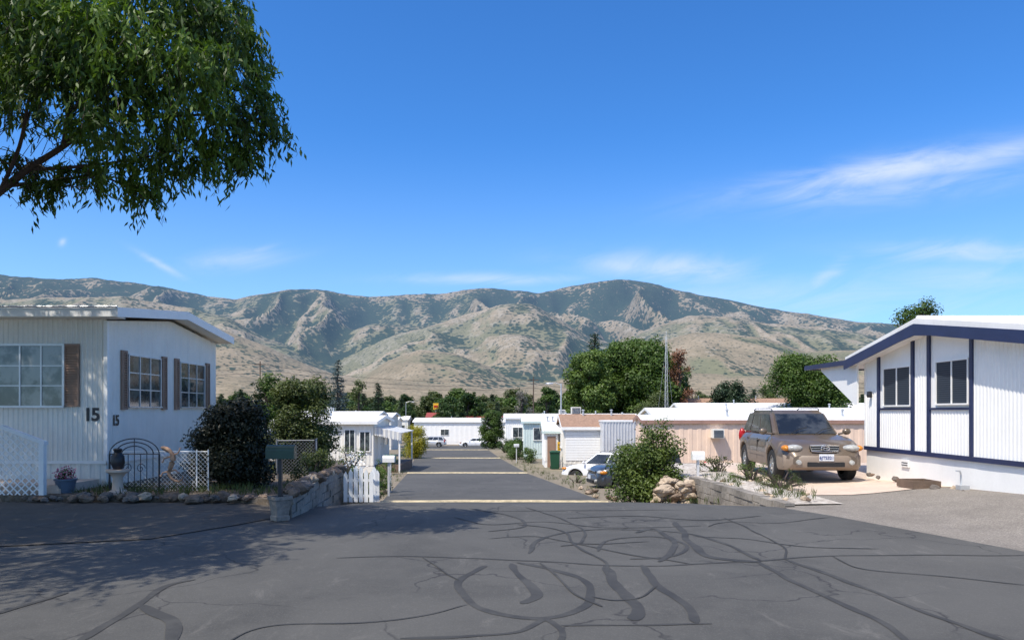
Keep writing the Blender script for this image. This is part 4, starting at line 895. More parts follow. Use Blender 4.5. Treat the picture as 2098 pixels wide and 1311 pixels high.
def tufts(name,pts,mat,h=.18,n=9):
    PP=[];AA=[];
    for (x,y,z) in pts:
        for k in range(n):
            a=np.array([random.gauss(0,.35),random.gauss(0,.35),1.]); a/=np.linalg.norm(a); PP.append(np.array([x+random.gauss(0,.04),y+random.gauss(0,.04),z])+a*h*.5); AA.append(a)
    p=np.array(PP);a=np.array(AA);nn=np.cross(a,rdir(len(a))); nn/=np.linalg.norm(nn,axis=1,keepdims=True)
    leafobj(name,p,a,nn,h*(.6+.8*rng.random(len(p))),.012,rng.random(len(p)),mat,kind='stuff',label='dry weeds and grass tufts along the kerbs',category='weeds')
pts=[]
for i in range(230):
    y=random.uniform(13.2,60)
    if random.random()<.5: x=redge(y)[0]-random.uniform(.05,1.2)
    else: x=redge(y)[1]+random.uniform(.05,1.1)
    if x<-3.5 and y<22: continue
    if x>4 and y<23: continue
    pts.append((x,y,gz(y)-.02))
for i in range(60): pts.append((random.uniform(4.4,5.7),random.uniform(13,17.5),.06))
for i in range(160): pts.append((random.uniform(-8,-3.7),random.uniform(13.2,14.6),.1))
tufts('weeds',pts,lOlive)

# ---------------------------------------------------------------- yard furniture
prof=[(-.085,0),(.085,0),(.085,.12)]+[(.085*math.cos(t),.12+.085*math.sin(t)) for t in np.linspace(.2,math.pi-.2,8)]+[(-.085,.12)]
T=Local('mailbox','dark green mailbox on a post standing in a concrete planter','mailbox',(-3.5,11.25,0))
b=MB(); b.lathe([(.001,0),(.14,0),(.15,.06),(.13,.08),(.17,.3),(.19,.31),(.19,.36),(.16,.36),(.15,.3),(.001,.3)],(-3.45,11.0,0.014),4); T.part(b,'planter',mBlock)
b=MB(); b.box(-3.47,-3.42,10.97,11.03,.3,.92); T.part(b,'post',mDark)
b=MB(); b.prism([(-3.64,11.0+a,.93+c) for a,c in prof],(.42,0,0)); T.part(b,'box',M('mailbox_green',(.012,.05,.035),.4))
T=Local('garden_gate','black wrought iron arched garden gate','gate',(-7.2,14.0,.1)); b=MB()
for r in (.47,.36,.24):
    b.tube([(-7.15+r*math.cos(t),14.0,.82+r*.62*math.sin(t)) for t in np.linspace(0,math.pi,17)],.011,5)
for x in np.linspace(-7.62,-6.68,9): b.tube([(x,14.0,.08),(x,14.0,.82)],.008 if -7.6<x<-6.7 else .018,5)
b.tube([(-7.62,14,.82),(-6.68,14,.82)],.01,5); b.tube([(-7.62,14,.2),(-6.68,14,.2)],.01,5); b.tube([(-7.15,14,.82),(-7.15,14,1.1)],.008,5)
for s in (-1,1):
    b.tube([(-7.15+s*(.12+.09*(1-t/6.3)*math.cos(t*1.6)),14,.55+.1*(1-t/6.3)*math.sin(t*1.6)) for t in np.linspace(0,6,16)],.007,4)
T.part(b,'gate',mIron)
def chainfence(label,a,c,z0,h,step=.1,mat=mAlum,wr=.003,rr=.014):
    a=Vector(a);c=Vector(c); d=(c-a); L=d.length; d.normalize(); T=Local('wire_fence',label,'fence',(a.x,a.y,z0)); b=MB()
    q=lambda s,z: a+d*s+Vector((0,0,z))
    n=int(L/step)+int(h/step)
    for i in range(n+1):
        s0=i*step-h; za=0
        if s0<0: za=-s0; s0=0
        s1=i*step; zb_=h
        if s1>L: zb_=h-(s1-L); s1=L
        if zb_>za: b.tube([q(s0,z0+za),q(s1,z0+zb_)],wr,3); b.tube([q(L-s0,z0+za),q(L-s1,z0+zb_)],wr,3)
    T.part(b,'mesh',mat); b=MB()
    for k in range(int(L/1.6)+2):
        s=min(L,k*1.6); b.tube([q(s,z0-.3),q(s,z0+h+.04)],rr*1.4,7)
    b.tube([q(0,z0+h),q(L,z0+h)],rr,6); T.part(b,'rail',mat)
chainfence('low pale wire fence in front of the yard',(-7.62,14.12,0),(-5.8,14.12,0),.12,.74,.085,mTrimW,.0036,.009)
chainfence('grey chain link fence beside the yard',(-5.25,16.5,0),(-4.45,16.7,0),.12,.85,.075,mMesh)
chainfence('grey chain link fence beside the yard',(-4.45,16.7,0),(-5.6,22.0,0),.12,.85,.09,mMesh)
b=MB(); lz=[(-6.62,13.93,.95),(-6.52,13.93,.92),(-6.42,13.92,.86),(-6.38,13.92,.74),(-6.42,13.92,.6),(-6.46,13.92,.48),(-6.40,13.92,.36),(-6.28,13.92,.31),(-6.2,13.92,.36),(-6.2,13.92,.43)]
c=catmull(lz,4); b.tube(c,list(np.interp(np.linspace(0,9,len(c)),[0,.6,1.3,2,3,4,5,6,8,9],[.01,.04,.05,.035,.055,.05,.035,.025,.015,.006])),8)
for p0,p1,p2 in (((-6.4,.8),(-6.28,.84),(-6.24,.92)),((-6.42,.78),(-6.54,.74),(-6.57,.66)),((-6.44,.5),(-6.33,.53),(-6.27,.47)),((-6.46,.5),(-6.57,.47),(-6.6,.4))):
    b.tube([(p0[0],13.92,p0[1]),(p1[0],13.9,p1[1]),(p2[0],13.9,p2[1])],[.02,.014,.01],6)
    for k in (-.03,0,.03): b.tube([(p2[0],13.9,p2[1]),(p2[0]+k,13.9,p2[1]+.03)],[.006,.003],4)
b.obj('lizard_ornament',mLizard,smooth=True,label='rusty metal lizard ornament hung on the wire fence',category='ornament')
b=MB(); b.lathe([(.001,0),(.2,0),(.2,.05),(.1,.09),(.08,.3),(.13,.38),(.2,.42),(.2,.46),(.001,.46)],(-7.25,13.6,.1),18); b.obj('stone_pedestal',mConc,smooth=True,label='pale stone garden pedestal with a bowl top',category='pedestal')
b=MB(); b.lathe([(.001,0),(.08,0),(.12,.10),(.11,.24),(.06,.30),(.08,.36),(.05,.38),(.001,.34)],(-7.25,13.6,.57),18); b.obj('garden_urn',mDark,smooth=True,label='dark glazed urn standing on the stone pedestal',category='urn')
mPotB=M('blue_grey_glaze',(.12,.16,.22),.4)
T=Local('flower_pot','blue grey flower pot filled with pink blooms','flower pot',(-8.3,13.75,.1)); b=MB(); b.lathe([(.001,0),(.13,0),(.18,.24),(.2,.25),(.2,.28),(.17,.28),(.001,.24)],(-8.3,13.75,.1),18); T.part(b,'pot',mPotB,smooth=True)
p,nn,t=clump_leaves([(-.02,0,.34,.18,.14,.12),(.06,0,.39,.12,.10,.10)],9000); leafobj('leaves',p,axis_for(nn),nn,.04,.025,t,lMid,T.e)
p,nn,t=clump_leaves([(.0,-.02,.38,.19,.15,.13)],9000,.1); leafobj('flowers',p,axis_for(nn),nn,.034,.03,t,mPink,T.e)
# picket fence
T=Local('picket_fence','short white picket fence by the block wall','fence',(-2.95,14.2,-.15)); b=MB()
line=[(-3.22+.105*i,14.3-.03*i) for i in range(6)]+[(-2.70-.02*i,14.3+.2*i) for i in range(1,7)]
for i,(x,y) in enumerate(line):
    z=gz(y)+.03; hh=.58-.06*math.cos(i*1.3)
    b.prism([(x-.038,y,z),(x+.038,y,z),(x+.038,y,z+hh),(x,y,z+hh+.07),(x-.038,y,z+hh)],(0,.02,0))
T.part(b,'picket',mTrimW); b=MB()
for zz in (.12,.42):
    for (p0,p1) in ((line[0],line[5]),(line[5],line[-1])):
        b.prism([(p0[0],p0[1]+.021,gz(p0[1])+zz),(p1[0],p1[1]+.021,gz(p1[1])+zz),(p1[0],p1[1]+.021,gz(p1[1])+zz+.05),(p0[0],p0[1]+.021,gz(p0[1])+zz+.05)],(.02,.02,0))
T.part(b,'rail',mTrimW)
e=bush('flowering_plant','pale flowering plant with small white blossoms over the picket fence',(-3.1,14.75,-.15),.6,.9,.95,lLime,leaf=.04,n=14,dens=3800,seed=41,category='plant',sparse=True)
p,nn,t=clump_leaves([(0,-.1,.8,.26,.35,.22)],2600,.3); leafobj('blossoms',p,axis_for(nn),nn,.035,.03,t,mTrimW,e)
def postbox(x,y,label,mt,h=1.05,grp='mailboxes along the kerb',w=.36):
    z=gz(y)-.02 if not (4<x and y<23) else 0; T=Local('mailbox',label,'mailbox',(x,y,z),group=grp); b=MB(); b.box(x-.03,x+.03,y-.03,y+.03,z-.1,z+h); T.part(b,'post',mGreyM)
    b=MB(); b.prism([(x-w/2,y+a,z+h+c) for a,c in prof],(w,0,0)); T.part(b,'box',mt)
postbox(4.5,17.9,'white mailbox on a post above the rock pile',mTrimW,.45,w=.3)
postbox(-3.75,22.5,'white mailbox on a grey post at the kerb',mTrimW); postbox(-3.95,24.0,'dark green mailbox on a grey post at the kerb',mGreenP); postbox(.3,50,'grey mailbox on a grey post at the kerb',mGreyM)
for i,(x,y) in enumerate(((2.45,42.4),)):
    z=gz(y)-.05; T=Local('wheeled_bin','dark green wheeled rubbish bin beside the shed','bin',(x,y,z)); b=MB()
    b.add([(x-.22,y-.24,z+.04),(x+.22,y-.24,z+.04),(x+.22,y+.2,z+.04),(x-.22,y+.2,z+.04),(x-.28,y-.32,z+.98),(x+.28,y-.32,z+.98),(x+.28,y+.28,z+.98),(x-.28,y+.28,z+.98)],[(0,3,2,1),(4,5,6,7),(0,1,5,4),(1,2,6,5),(2,3,7,6),(3,0,4,7)]); T.part(b,'body',mGreenP,bevel=.02)
    b=MB(); b.box(x-.3,x+.3,y-.36,y+.3,z+.985,z+1.03); b.prism([(x-.28,y-.3,z+1.03),(x+.28,y-.3,z+1.03),(x+.2,y-.1,z+1.08),(x-.2,y-.1,z+1.08)],(0,.3,0)); T.part(b,'lid',mGreenP)
    for s in (-1,1):
        b=MB(); b.lathe([(.001,-.02),(.1,-.02),(.1,.02),(.001,.02)],(x+s*.24,y+.24,z+.1),12,'x'); T.part(b,'wheel',mRubber)
def lamp(x,y,h,arm,label):
    z=gz(y); T=Local('street_lamp',label,'street lamp',(x,y,z),group='street lamps'); b=MB(); b.tube([(x,y,z-.2),(x,y,z+h*.5),(x,y,z+h)],[.06,.05,.035],8); b.tube([(x,y,z+h-.1),(x+arm*.5,y,z+h+.05),(x+arm,y,z+h)],.022,6); T.part(b,'pole',mAlum,smooth=True)
    b=MB(); b.ell((x+arm,y,z+h-.02),(.24,.11,.07),12); T.part(b,'lamp_head',mAlum,smooth=True)
lamp(2.95,44.5,5.0,-.7,'grey street lamp with a single short arm by the shed'); lamp(-17.5,122,7.2,1.2,'grey street lamp with a single arm beyond the junction')
b=MB(); x,y=2.85,43.8; z=gz(y); b.box(x-.16,x+.16,y-.012,y,z+1.0,z+1.5); b.box(x-.11,x+.11,y-.016,y-.012,z+1.30,z+1.36,1); b.box(x-.09,x+.09,y-.016,y-.012,z+1.18,z+1.24,1); b.box(x-.11,x+.11,y-.016,y-.012,z+1.07,z+1.12,1)
b.box(x-.02,x+.02,y,y+.03,z-.1,z+1.5,2); b.obj('warning_sign',[mYel,mDark,mAlum],label='small yellow warning sign on a thin post by the lamp',category='sign')
b=MB(); q=P(1365,690,62); z=gz(62)
for dx,dy in ((-.18,-.1),(.18,-.1),(0,.2)): b.tube([(q.x+dx,62+dy,z),(q.x+dx*.3,62+dy*.3,q.z)],.014,4)
for i in range(20):
    f=i/20; f2=(i+1)/20; k=1-.7*f; k2=1-.7*f2; b.tube([(q.x-.18*k,62-.1*k,z+(q.z-z)*f),(q.x+.18*k2,62-.1*k2,z+(q.z-z)*f2)],.006,3)
b.tube([(q.x,62,q.z-.2),(q.x,62,q.z+.5)],.012,4)
for dx in (-3.0,3.0): b.tube([(q.x,62,q.z-.6),(q.x+dx*.35,62.5,z)],.005,3)
b.obj('antenna_mast',mGreyM,label='slender pale lattice antenna mast with guy wires',category='mast')
poles=[]
for (px,py,Y) in ((533,740,140),(1093,772,150),(-200,700,120),(1620,780,150),(2250,720,120)):
    q=P(px,py,Y); z=gz(Y); T=Local('utility_pole','brown wooden utility pole with a crossarm','utility pole',(q.x,Y,z),group='utility poles'); b=MB(); b.tube([(q.x,Y,z-.5),(q.x,Y,q.z)],[.16,.1],8); T.part(b,'pole',mPole)
    b=MB(); b.box(q.x-1.1,q.x+1.1,Y-.06,Y+.06,q.z-.7,q.z-.55); T.part(b,'crossarm',mPole); poles.append(q)
poles.sort(key=lambda q:q.x)
for k,(dz,dy) in enumerate(((-.5,0),(-1.4,.2),(-2.2,.1))):
    b=MB()
    for a,c in zip(poles[:-1],poles[1:]):
        pts=[a.lerp(c,t)+Vector((0,dy,dz-1.6*4*t*(1-t))) for t in [j/16 for j in range(17)]]; b.tube(pts,.03,4)
    b.obj('power_line',mDark,label='sagging overhead power line between utility poles',category='power line',group='overhead power lines')
T=Local('pylon_sign','tall yellow and red roadside sign on a post','sign',(P(893,830,230).x,230,gz(230))); q=P(893,833,230); b=MB(); b.tube([(q.x,230,gz(230)),(q.x,230,q.z)],.18,8); T.part(b,'post',mAlum)
b=MB(); b.box(q.x-.8,q.x+.8,229.8,230.2,q.z-.9,q.z+1.1,0); b.box(q.x-.6,q.x+.6,229.75,229.8,q.z-.2,q.z+.4,1); T.part(b,'panel',[mYel,mRedL])
def shop(px,Y,w,h,d,wall,roofc,label):
    x=(px-1049)/F*Y; z=gz(Y); T=Local('shop_building',label,'building',(x,Y,z)); b=MB(); b.box(x-w/2,x+w/2,Y,Y+d,z-.5,z+h); T.part(b,'wall',wall)
    b=MB(); b.prism([(x-w/2-.3,Y-.4,z+h),(x-w/2-.3,Y+d+.4,z+h),(x-w/2-.3,Y+d/2,z+h+1.4)],(w+.6,0,0)); T.part(b,'roof',roofc)
    for k in range(4): 
        xx=x-w/2+w*(k+.5)/4; b=MB(); b.box(xx-w*.08,xx+w*.08,Y-.05,Y,z+1,z+2.6); T.part(b,'window',mGlass)
mRedR=M('red_roof',(.30,.06,.045),.6)
shop(897,225,7,5.6,8,mBeige,mRedR,'low beige shop with a red roof'); shop(1010,240,20,4.6,10,mWhite,mRedR,'wide white shop with a thin red roof'); shop(760,260,26,4.5,12,mCream,mRoofW,'long cream commercial building with white roof'); shop(1180,300,30,6,12,mBeige,mRoofW,'tan commercial building in the valley')
shop(1450,200,24,6.0,12,mBeige,mRoofW,'tan commercial building behind the trees')

# ---------------------------------------------------------------- background trees
def T_at(px,py_top,w_px,Y): 
    q=P(px,py_top,Y); z=gz(Y); return (q.x,Y,z),q.z-z,w_px/F*Y
l,h,w_=T_at(1300,702,255,90); tree('broad_tree','large broad green tree above the mobile homes',l,h,w_,lMid,dens=430,leaf=.34,seed=51,n=120,trunk_h=.05,taper=.38)
l,h,w_=T_at(1205,716,135,84); tree('broad_tree','tall leafy light green tree',l,h,w_,lLime,dens=430,leaf=.32,seed=52,n=66,trunk_h=.05,taper=.42)
l,h,w_=T_at(1218,680,85,96); conifer('pine_tree','tall dark pine rising behind leafy trees',l,h,w_*1.5,lPine,52,.4)
l,h,w_=T_at(1262,700,90,97); conifer('pine_tree','tall dark pine rising behind leafy trees',l,h,w_*1.5,lPine,53,.4)
l,h,w_=T_at(1392,710,85,86); tree('rusty_tree','thin tree with rust coloured dying foliage',l,h,w_,lRust,dens=200,leaf=.24,seed=54,n=50,trunk_h=.1)
l,h,w_=T_at(1340,800,120,70); tree('broad_tree','low olive tree behind the peach home',l,h,w_,lOlive,dens=600,leaf=.2,seed=55,n=40,trunk_h=.1)
l,h,w_=T_at(1648,726,205,60); tree('broad_tree','rounded bright green tree behind the driveway',l,h,w_,lMid,dens=900,leaf=.2,seed=56,n=80,trunk_h=.05,taper=.35)
l,h,w_=T_at(1498,774,130,85); tree('broad_tree','spreading dark green tree',l,h,w_,lPine,dens=500,leaf=.26,seed=57,n=50,trunk_h=.1)
l,h,w_=T_at(1425,786,80,100); tree('broad_tree','rounded dusty green tree',l,h,w_,lOlive,dens=500,leaf=.26,seed=58,n=30,trunk_h=.1)
l,h,w_=T_at(1575,790,90,100); tree('broad_tree','rounded dusty green tree',l,h,w_,lOlive,dens=500,leaf=.26,seed=68,n=30,trunk_h=.1)
l,h,w_=T_at(1885,603,140,36); tree('elm_tree','tree with thin upright branches behind the navy trimmed home',l,h,w_,lMid,dens=900,leaf=.13,seed=59,n=44,trunk_h=.5)
l,h,w_=T_at(692,733,52,72); conifer('spruce_tree','narrow blue green spruce behind the small trees',l,h,w_*1.5,lBlueS,60,.25)
l,h,w_=T_at(735,770,60,90); tree('broad_tree','rounded grey green tree',l,h,w_,lOlive,dens=500,leaf=.24,seed=61,n=26,trunk_h=.1)
l,h,w_=T_at(775,783,50,110); conifer('pine_tree','dark green conical pine',l,h,w_*1.3,lPine,62,.35)
l,h,w_=T_at(1070,795,60,125); tree('bare_tree','pale grey nearly leafless tree',l,h,w_,lPale,dens=260,leaf=.22,seed=63,n=26,trunk_h=.1)
l,h,w_=T_at(1120,790,60,120); tree('broad_tree','upright green tree beside the bare tree',l,h,w_,lMid,dens=420,leaf=.3,seed=64,n=30,trunk_h=.05)
l,h,w_=T_at(640,800,90,80); tree('broad_tree','green tree behind the hedge',l,h,w_,lMid,dens=500,leaf=.24,seed=65,n=26,trunk_h=.1)
protos=[]
for k,(mt,fn) in enumerate([(lMid,0),(lDark,0),(lPine,1),(lOlive,0),(lDark,1)]):
    y0=175+k*14; x0=-30+k*13.
    if fn: t_=conifer('pine_tree','dark pine in the tree belt across the valley',(x0,y0,gz(y0)),10,5.5,mt,70+k,.5,'trees of the valley belt',.6)
    else: t_=tree('valley_tree','leafy tree in the tree belt across the valley',(x0,y0,gz(y0)),9,9,mt,dens=120,leaf=.6,seed=70+k,n=40,trunk_h=.02,group='trees of the valley belt')
    protos.append(t_)
rg=random.Random(5)
for i in range(240):
    Y=rg.uniform(245,620); px=rg.uniform(420,1800); x=(px-1049)/F*Y
    t_=protos[rg.choice((0,1,1,2,3,3,4))]; s=rg.uniform(.8,1.45)*(.8+Y/470)
    duplicate(t_,(x,Y,gz(Y)-.3),rg.uniform(0,6),(s*rg.uniform(.8,1.2),s,s*rg.uniform(.7,.98)))

# ---------------------------------------------------------------- mountains
def mountains():
    def U(px): return (px-1049)/F
    R0=[(-900,600),(-400,575),(0,562),(60,568),(130,572),(190,568),(260,577),(330,587),(400,600),(450,608),(485,612),(520,604),(580,594),(640,592),(700,600),(760,607),(830,602),(900,598),(960,592),(1010,589),(1060,594),(1110,599),(1160,588),(1220,577),(1270,571),(1320,576),(1380,590),(1440,605),(1490,613),(1540,625),(1600,635),(1660,642),(1710,650),(1760,660),(1850,663),(2098,680),(2600,690),(3200,700)]
    R1=[(-900,640),(0,612),(250,606),(400,632),(470,650),(540,690),(620,720),(690,742),(740,715),(800,688),(880,668),(960,640),(1040,622),(1090,622),(1150,655),(1210,690),(1260,702),(1330,672),(1410,645),(1500,648),(1580,662),(1680,668),(1800,690),(2098,700),(3200,720)]
    R2=[(-900,650),(0,650),(300,632),(380,640),(450,672),(540,705),(620,742),(690,768),(740,775),(790,740),(860,713),(930,722),(990,745),(1050,770),(1120,782),(1200,765),(1280,725),(1350,698),(1420,679),(1500,682),(1570,692),(1650,718),(1760,715),(1900,730),(2098,730),(3200,740)]
    R3=[(-900,740),(0,742),(400,748),(550,775),(700,785),(800,778),(900,785),(1000,795),(1100,790),(1250,780),(1400,762),(1550,770),(1700,765),(2098,770),(3200,780)]
    layers=[(R0,6500,2300,2400,1.0),(R1,5000,1450,1000,.75),(R2,3900,1050,800,.42),(R3,3150,900,800,.35)]
    nu,nd=1000,240
    us=np.linspace(-1.15,1.15,nu); ds=2300*(9000/2300)**(np.linspace(0,1,nd))
    UU,DD=np.meshgrid(us,ds)
    XX=UU*DD
    N1=np.empty(UU.shape);N2=np.empty(UU.shape);N3=np.empty(UU.shape);N4=np.empty(UU.shape)
    for j in range(nd):
        for i in range(nu):
            x=XX[j,i];y=DD[j,i]
            wx=x+340*noise.noise(Vector((x/900,y/900,3.1))); wy=y+400*noise.noise(Vector((x/900,y/900,9.1)))
            N1[j,i]=1-abs(noise.fractal(Vector((wx/620,wy/1150,1.7)),1.0,2.1,3))*1.6
            N2[j,i]=noise.fractal(Vector((x/420,y/520,8.2)),.8,2.1,4)
            N3[j,i]=noise.noise(Vector((x/2300,y/2300,5.5)))
            N4[j,i]=noise.fractal(Vector((x/130,y/170,2.2)),.7,2.1,3)
    N1=(N1-N1.mean())/N1.std()
    Hh=np.zeros(UU.shape)-14; LY=np.zeros(UU.shape)
    for li,(R,d0,wf,wb,ka) in enumerate(layers):
        xs_=[U(a) for a,_ in R]; pr=np.interp(us,xs_,[(840-b_)/F for _,b_ in R])*d0
        ker=np.exp(-np.linspace(-2,2,13)**2); ker/=ker.sum(); pr=np.convolve(np.pad(pr,6,'edge'),ker,'valid')
        dd0=d0+N3*260; t=(DD-dd0)/np.where(DD<dd0,wf,wb); q=np.clip(1-np.abs(t),0,1)
        shape=q*(1.25-.25*q)
        h=(pr[None,:]*dd0/d0+14)*shape-14
        edge=np.clip(4*q*(1-q),0,1)
        amp=(pr[None,:]*.070+6)*ka
        h=h+amp*edge*N1+amp*.5*N2*np.clip(q*3,0,1)*np.clip(1.15-q,0.08,1)+N4*(6 if li<2 else 2.5)*np.clip(q*3,0,1)
        m=h>Hh; Hh=np.where(m,h,Hh); LY=np.where(m,li,LY)
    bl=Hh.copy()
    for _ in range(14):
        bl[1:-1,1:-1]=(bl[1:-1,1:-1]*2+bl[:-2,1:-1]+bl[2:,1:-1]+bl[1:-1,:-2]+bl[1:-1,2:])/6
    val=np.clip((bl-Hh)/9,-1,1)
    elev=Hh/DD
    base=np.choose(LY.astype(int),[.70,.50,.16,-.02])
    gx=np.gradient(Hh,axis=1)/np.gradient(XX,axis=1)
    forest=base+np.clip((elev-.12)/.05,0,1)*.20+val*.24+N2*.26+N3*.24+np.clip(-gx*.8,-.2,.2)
    forest=np.clip(forest,0,1.0)
    green=np.clip(.5+N2*.7-N3*.9+val*.6,0,1)
    rocky=np.clip(.4-val*.6+N4*.5-N3*.5+np.choose(LY.astype(int),[.1,.2,-.2,-.5]),0,1)
    me=bpy.data.meshes.new('mountain_range'); n=nu*nd
    co=np.stack([XX,DD,Hh],2).reshape(-1).astype(np.float32); me.vertices.add(n); me.vertices.foreach_set('co',co)
    i,j=np.meshgrid(np.arange(nu-1),np.arange(nd-1)); a=(j*nu+i).reshape(-1); q=np.stack([a,a+1,a+nu+1,a+nu],1).reshape(-1).astype(np.int32)
    nf=len(a); me.loops.add(nf*4); me.loops.foreach_set('vertex_index',q); me.polygons.add(nf); me.polygons.foreach_set('loop_start',np.arange(0,nf*4,4,dtype=np.int32)); me.update(calc_edges=True)
    for nm,ar in (('forest',forest),('green',green),('rocky',rocky)):
        at=me.attributes.new(nm,'FLOAT','POINT'); at.data.foreach_set('value',ar.reshape(-1).astype(np.float32))
    me.polygons.foreach_set('use_smooth',np.ones(nf,dtype=bool))
    m,t,b_,pos=newmat('mountain_slopes')
    at=lambda k: t.new('ShaderNodeAttribute',attribute_name=k).outputs['Fac']
    fo=at('forest'); gr=at('green'); rk=at('rocky')
    sx=t.new('ShaderNodeSeparateXYZ'); t.l.new(pos,sx.inputs[0])
    nz=t.noise(pos,.004,8,.7); nf_=t.noise(pos,.022,6,.8); nm_=t.noise(pos,.009,5,.7)
    c=t.mix(t.ramp(nz,.35,.65),(.32,.255,.17),(.22,.18,.115)); c=t.mix(t.ramp(nf_,.5,.7),c,(.34,.285,.21))
    c=t.mix(t.m('MULTIPLY',t.ramp(t.m('ADD',gr,t.m('SUBTRACT',nf_,.5)),.45,.85),.6),c,(.13,.15,.075))
    rr=t.ramp(t.m('ADD',t.m('MULTIPLY',rk,.6),t.m('MULTIPLY',t.m('SUBTRACT',nf_,.5),2.2)),.42,.7); c=t.mix(t.m('MULTIPLY',rr,.35),c,(.42,.37,.31))
    sp=t.ramp(t.vor(pos,.05),.15,.42); c=t.mix(t.m('MULTIPLY',t.m('SUBTRACT',1,sp),.65),c,(.075,.08,.045))
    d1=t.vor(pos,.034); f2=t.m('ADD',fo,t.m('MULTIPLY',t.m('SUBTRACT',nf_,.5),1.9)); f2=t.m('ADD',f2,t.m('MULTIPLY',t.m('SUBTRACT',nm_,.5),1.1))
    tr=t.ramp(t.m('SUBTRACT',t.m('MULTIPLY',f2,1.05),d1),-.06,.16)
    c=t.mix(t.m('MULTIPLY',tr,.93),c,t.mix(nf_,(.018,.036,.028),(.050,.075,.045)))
    df=t.new('ShaderNodeBsdfDiffuse'); t.put(df.inputs[0],c)
    bp=t.new('ShaderNodeBump'); bp.inputs['Strength'].default_value=.55; bp.inputs['Distance'].default_value=12; t.l.new(t.m('ADD',t.m('MULTIPLY',tr,.6),t.m('ADD',nf_,t.m('ADD',nm_,nz))),bp.inputs['Height']); t.l.new(bp.outputs[0],df.inputs['Normal'])
    em=t.new('ShaderNodeEmission'); em.inputs[0].default_value=(.20,.36,.66,1); em.inputs[1].default_value=.95  # aerial haze painted in as bluish glow on the slopes, stronger with distance
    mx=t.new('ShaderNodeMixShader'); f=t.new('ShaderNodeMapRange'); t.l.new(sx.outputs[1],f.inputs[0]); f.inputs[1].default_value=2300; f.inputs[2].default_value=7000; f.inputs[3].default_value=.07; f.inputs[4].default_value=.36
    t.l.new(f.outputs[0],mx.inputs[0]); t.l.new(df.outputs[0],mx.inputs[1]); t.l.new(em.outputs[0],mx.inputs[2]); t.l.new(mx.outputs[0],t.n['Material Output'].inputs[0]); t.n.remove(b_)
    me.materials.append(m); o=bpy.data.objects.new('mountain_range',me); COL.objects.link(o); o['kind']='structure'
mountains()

# ---------------------------------------------------------------- sky, sun, camera
EL=math.radians(58); az=Vector((-.70,-.71)).normalized()
D=Vector((az.x*math.cos(EL),az.y*math.cos(EL),math.sin(EL)))
wd=bpy.data.worlds.new('World'); S.world=wd; wd.use_nodes=True; t=NT(wd.node_tree); bg=t.n['Background']
sky=t.new('ShaderNodeTexSky',sky_type='NISHITA'); sky.sun_disc=False; sky.sun_elevation=EL; sky.sun_rotation=math.atan2(az.x,az.y)%(2*math.pi); sky.altitude=1400; sky.air_density=1.0; sky.dust_density=.4; sky.ozone_density=2.5
dirv=t.new('ShaderNodeTexCoord').outputs['Generated']; s=t.new('ShaderNodeSeparateXYZ'); t.l.new(dirv,s.inputs[0])
yy=t.m('MAXIMUM',s.outputs[1],.05); u=t.m('DIVIDE',s.outputs[0],yy); v=t.m('DIVIDE',s.outputs[2],yy)
hs=t.new('ShaderNodeHueSaturation'); hs.inputs['Saturation'].default_value=1.2; hs.inputs['Value'].default_value=1.0; t.l.new(sky.outputs[0],hs.inputs['Color'])
cur=t.mix(1.0,hs.outputs[0],(.86,1.34,1.74),'MULTIPLY'); tot=None
hz=t.m('SUBTRACT',1,t.ramp(s.outputs[2],.0,.36)); cur=t.mix(t.m('MULTIPLY',hz,.5),cur,(3.9,5.3,6.8))
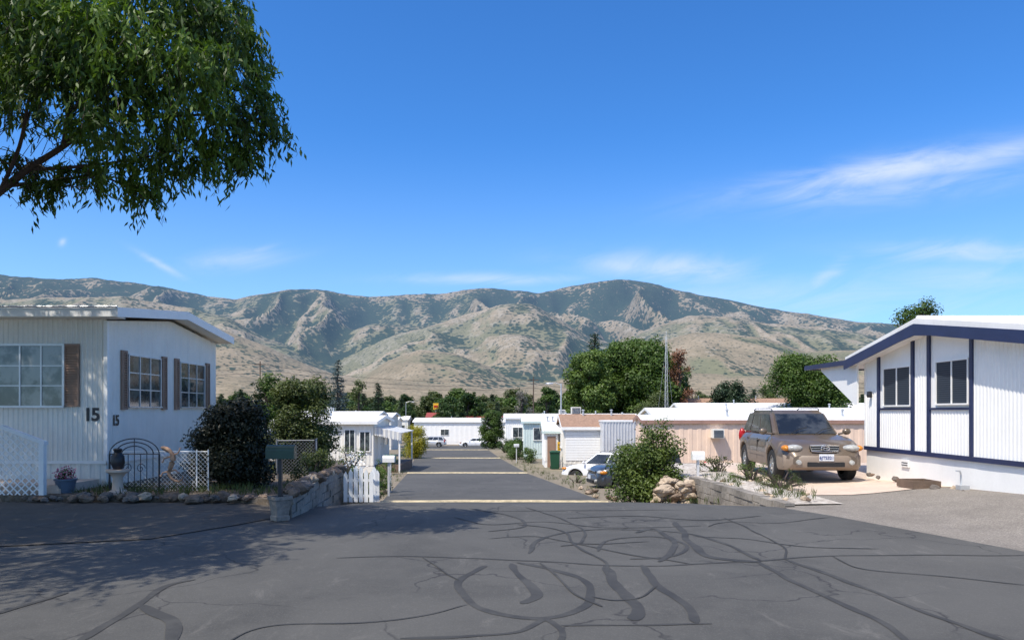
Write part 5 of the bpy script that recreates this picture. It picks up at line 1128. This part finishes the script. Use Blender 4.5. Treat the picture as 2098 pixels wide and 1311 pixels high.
# milky aureole round the sun, added behind the viewer as fill for walls
dt=t.new('ShaderNodeVectorMath',operation='DOT_PRODUCT'); t.l.new(dirv,dt.inputs[0]); dt.inputs[1].default_value=D
cur=t.mix(t.m('MULTIPLY',t.ramp(dt.outputs['Value'],.5,1.0),.5),cur,(13,12.4,11.6))
clouds=[(1830,348,340,34,.17,.72),(2010,322,240,30,.2,.66),(1660,395,200,32,.05,.5),(1850,385,300,38,.12,.38),(2010,520,260,30,-.02,.55),(1990,560,260,60,0,.32),(1360,548,190,34,-.06,.6),(1280,545,80,24,-.1,.55),(1000,572,220,14,.0,.5),(325,540,55,9,-.5,.6),(490,530,110,22,.12,.55),(530,515,50,12,.3,.45),(1700,560,70,24,.7,.45),(128,496,10,8,.8,.5),(1650,620,500,60,0,.32)]
for k,(px,py,L,W_,an,st_) in enumerate(clouds):
    cu,cv=(px-1049)/F,(840-py)/F; L/=F; W_/=F
    du=t.m('SUBTRACT',u,cu); dv=t.m('SUBTRACT',v,cv); ca,sa=math.cos(an),math.sin(an)
    a=t.m('DIVIDE',t.m('ADD',t.m('MULTIPLY',du,ca),t.m('MULTIPLY',dv,sa)),L); b2=t.m('DIVIDE',t.m('SUBTRACT',t.m('MULTIPLY',dv,ca),t.m('MULTIPLY',du,sa)),W_)
    r2=t.m('ADD',t.m('MULTIPLY',a,a),t.m('MULTIPLY',b2,b2)); g=t.m('MULTIPLY',t.m('EXPONENT',t.m('MULTIPLY',r2,-1.2)),st_)
    tot=g if tot is None else t.m('MAXIMUM',tot,g)
cx=t.new('ShaderNodeCombineXYZ'); t.l.new(t.m('MULTIPLY',t.m('SUBTRACT',u,t.m('MULTIPLY',v,.5)),7),cx.inputs[0]); t.l.new(t.m('MULTIPLY',t.m('SUBTRACT',v,t.m('MULTIPLY',u,.15)),26),cx.inputs[1])
nz=t.noise(cx.outputs[0],1.0,8,.62,.8)
den=t.m('MULTIPLY',tot,t.ramp(t.m('ADD',nz,t.m('MULTIPLY',tot,.3)),.30,.85)); den=t.m('MULTIPLY',den,t.ramp(s.outputs[1],.05,.2))
cur=t.mix(t.m('MINIMUM',t.m('MULTIPLY',den,1.15),.85),cur,(6.2,6.9,7.8))
t.put(bg.inputs[0],cur); bg.inputs[1].default_value=.13
sl=bpy.data.lights.new('sun','SUN'); sl.energy=5.0; sl.angle=math.radians(.5); sl.color=(1,.94,.84); so=bpy.data.objects.new('sun',sl); COL.objects.link(so)
so.rotation_euler=D.to_track_quat('Z','Y').to_euler(); so.location=(0,0,50)
cam=bpy.data.cameras.new('camera'); co=bpy.data.objects.new('camera',cam); COL.objects.link(co); co.location=(0,0,EYE); co.rotation_euler=(math.pi/2,0,0)
cam.sensor_fit='HORIZONTAL'; cam.sensor_width=36; cam.lens=36*F/2098; cam.shift_y=184.5/2098; cam.clip_start=.1; cam.clip_end=30000
S.camera=co
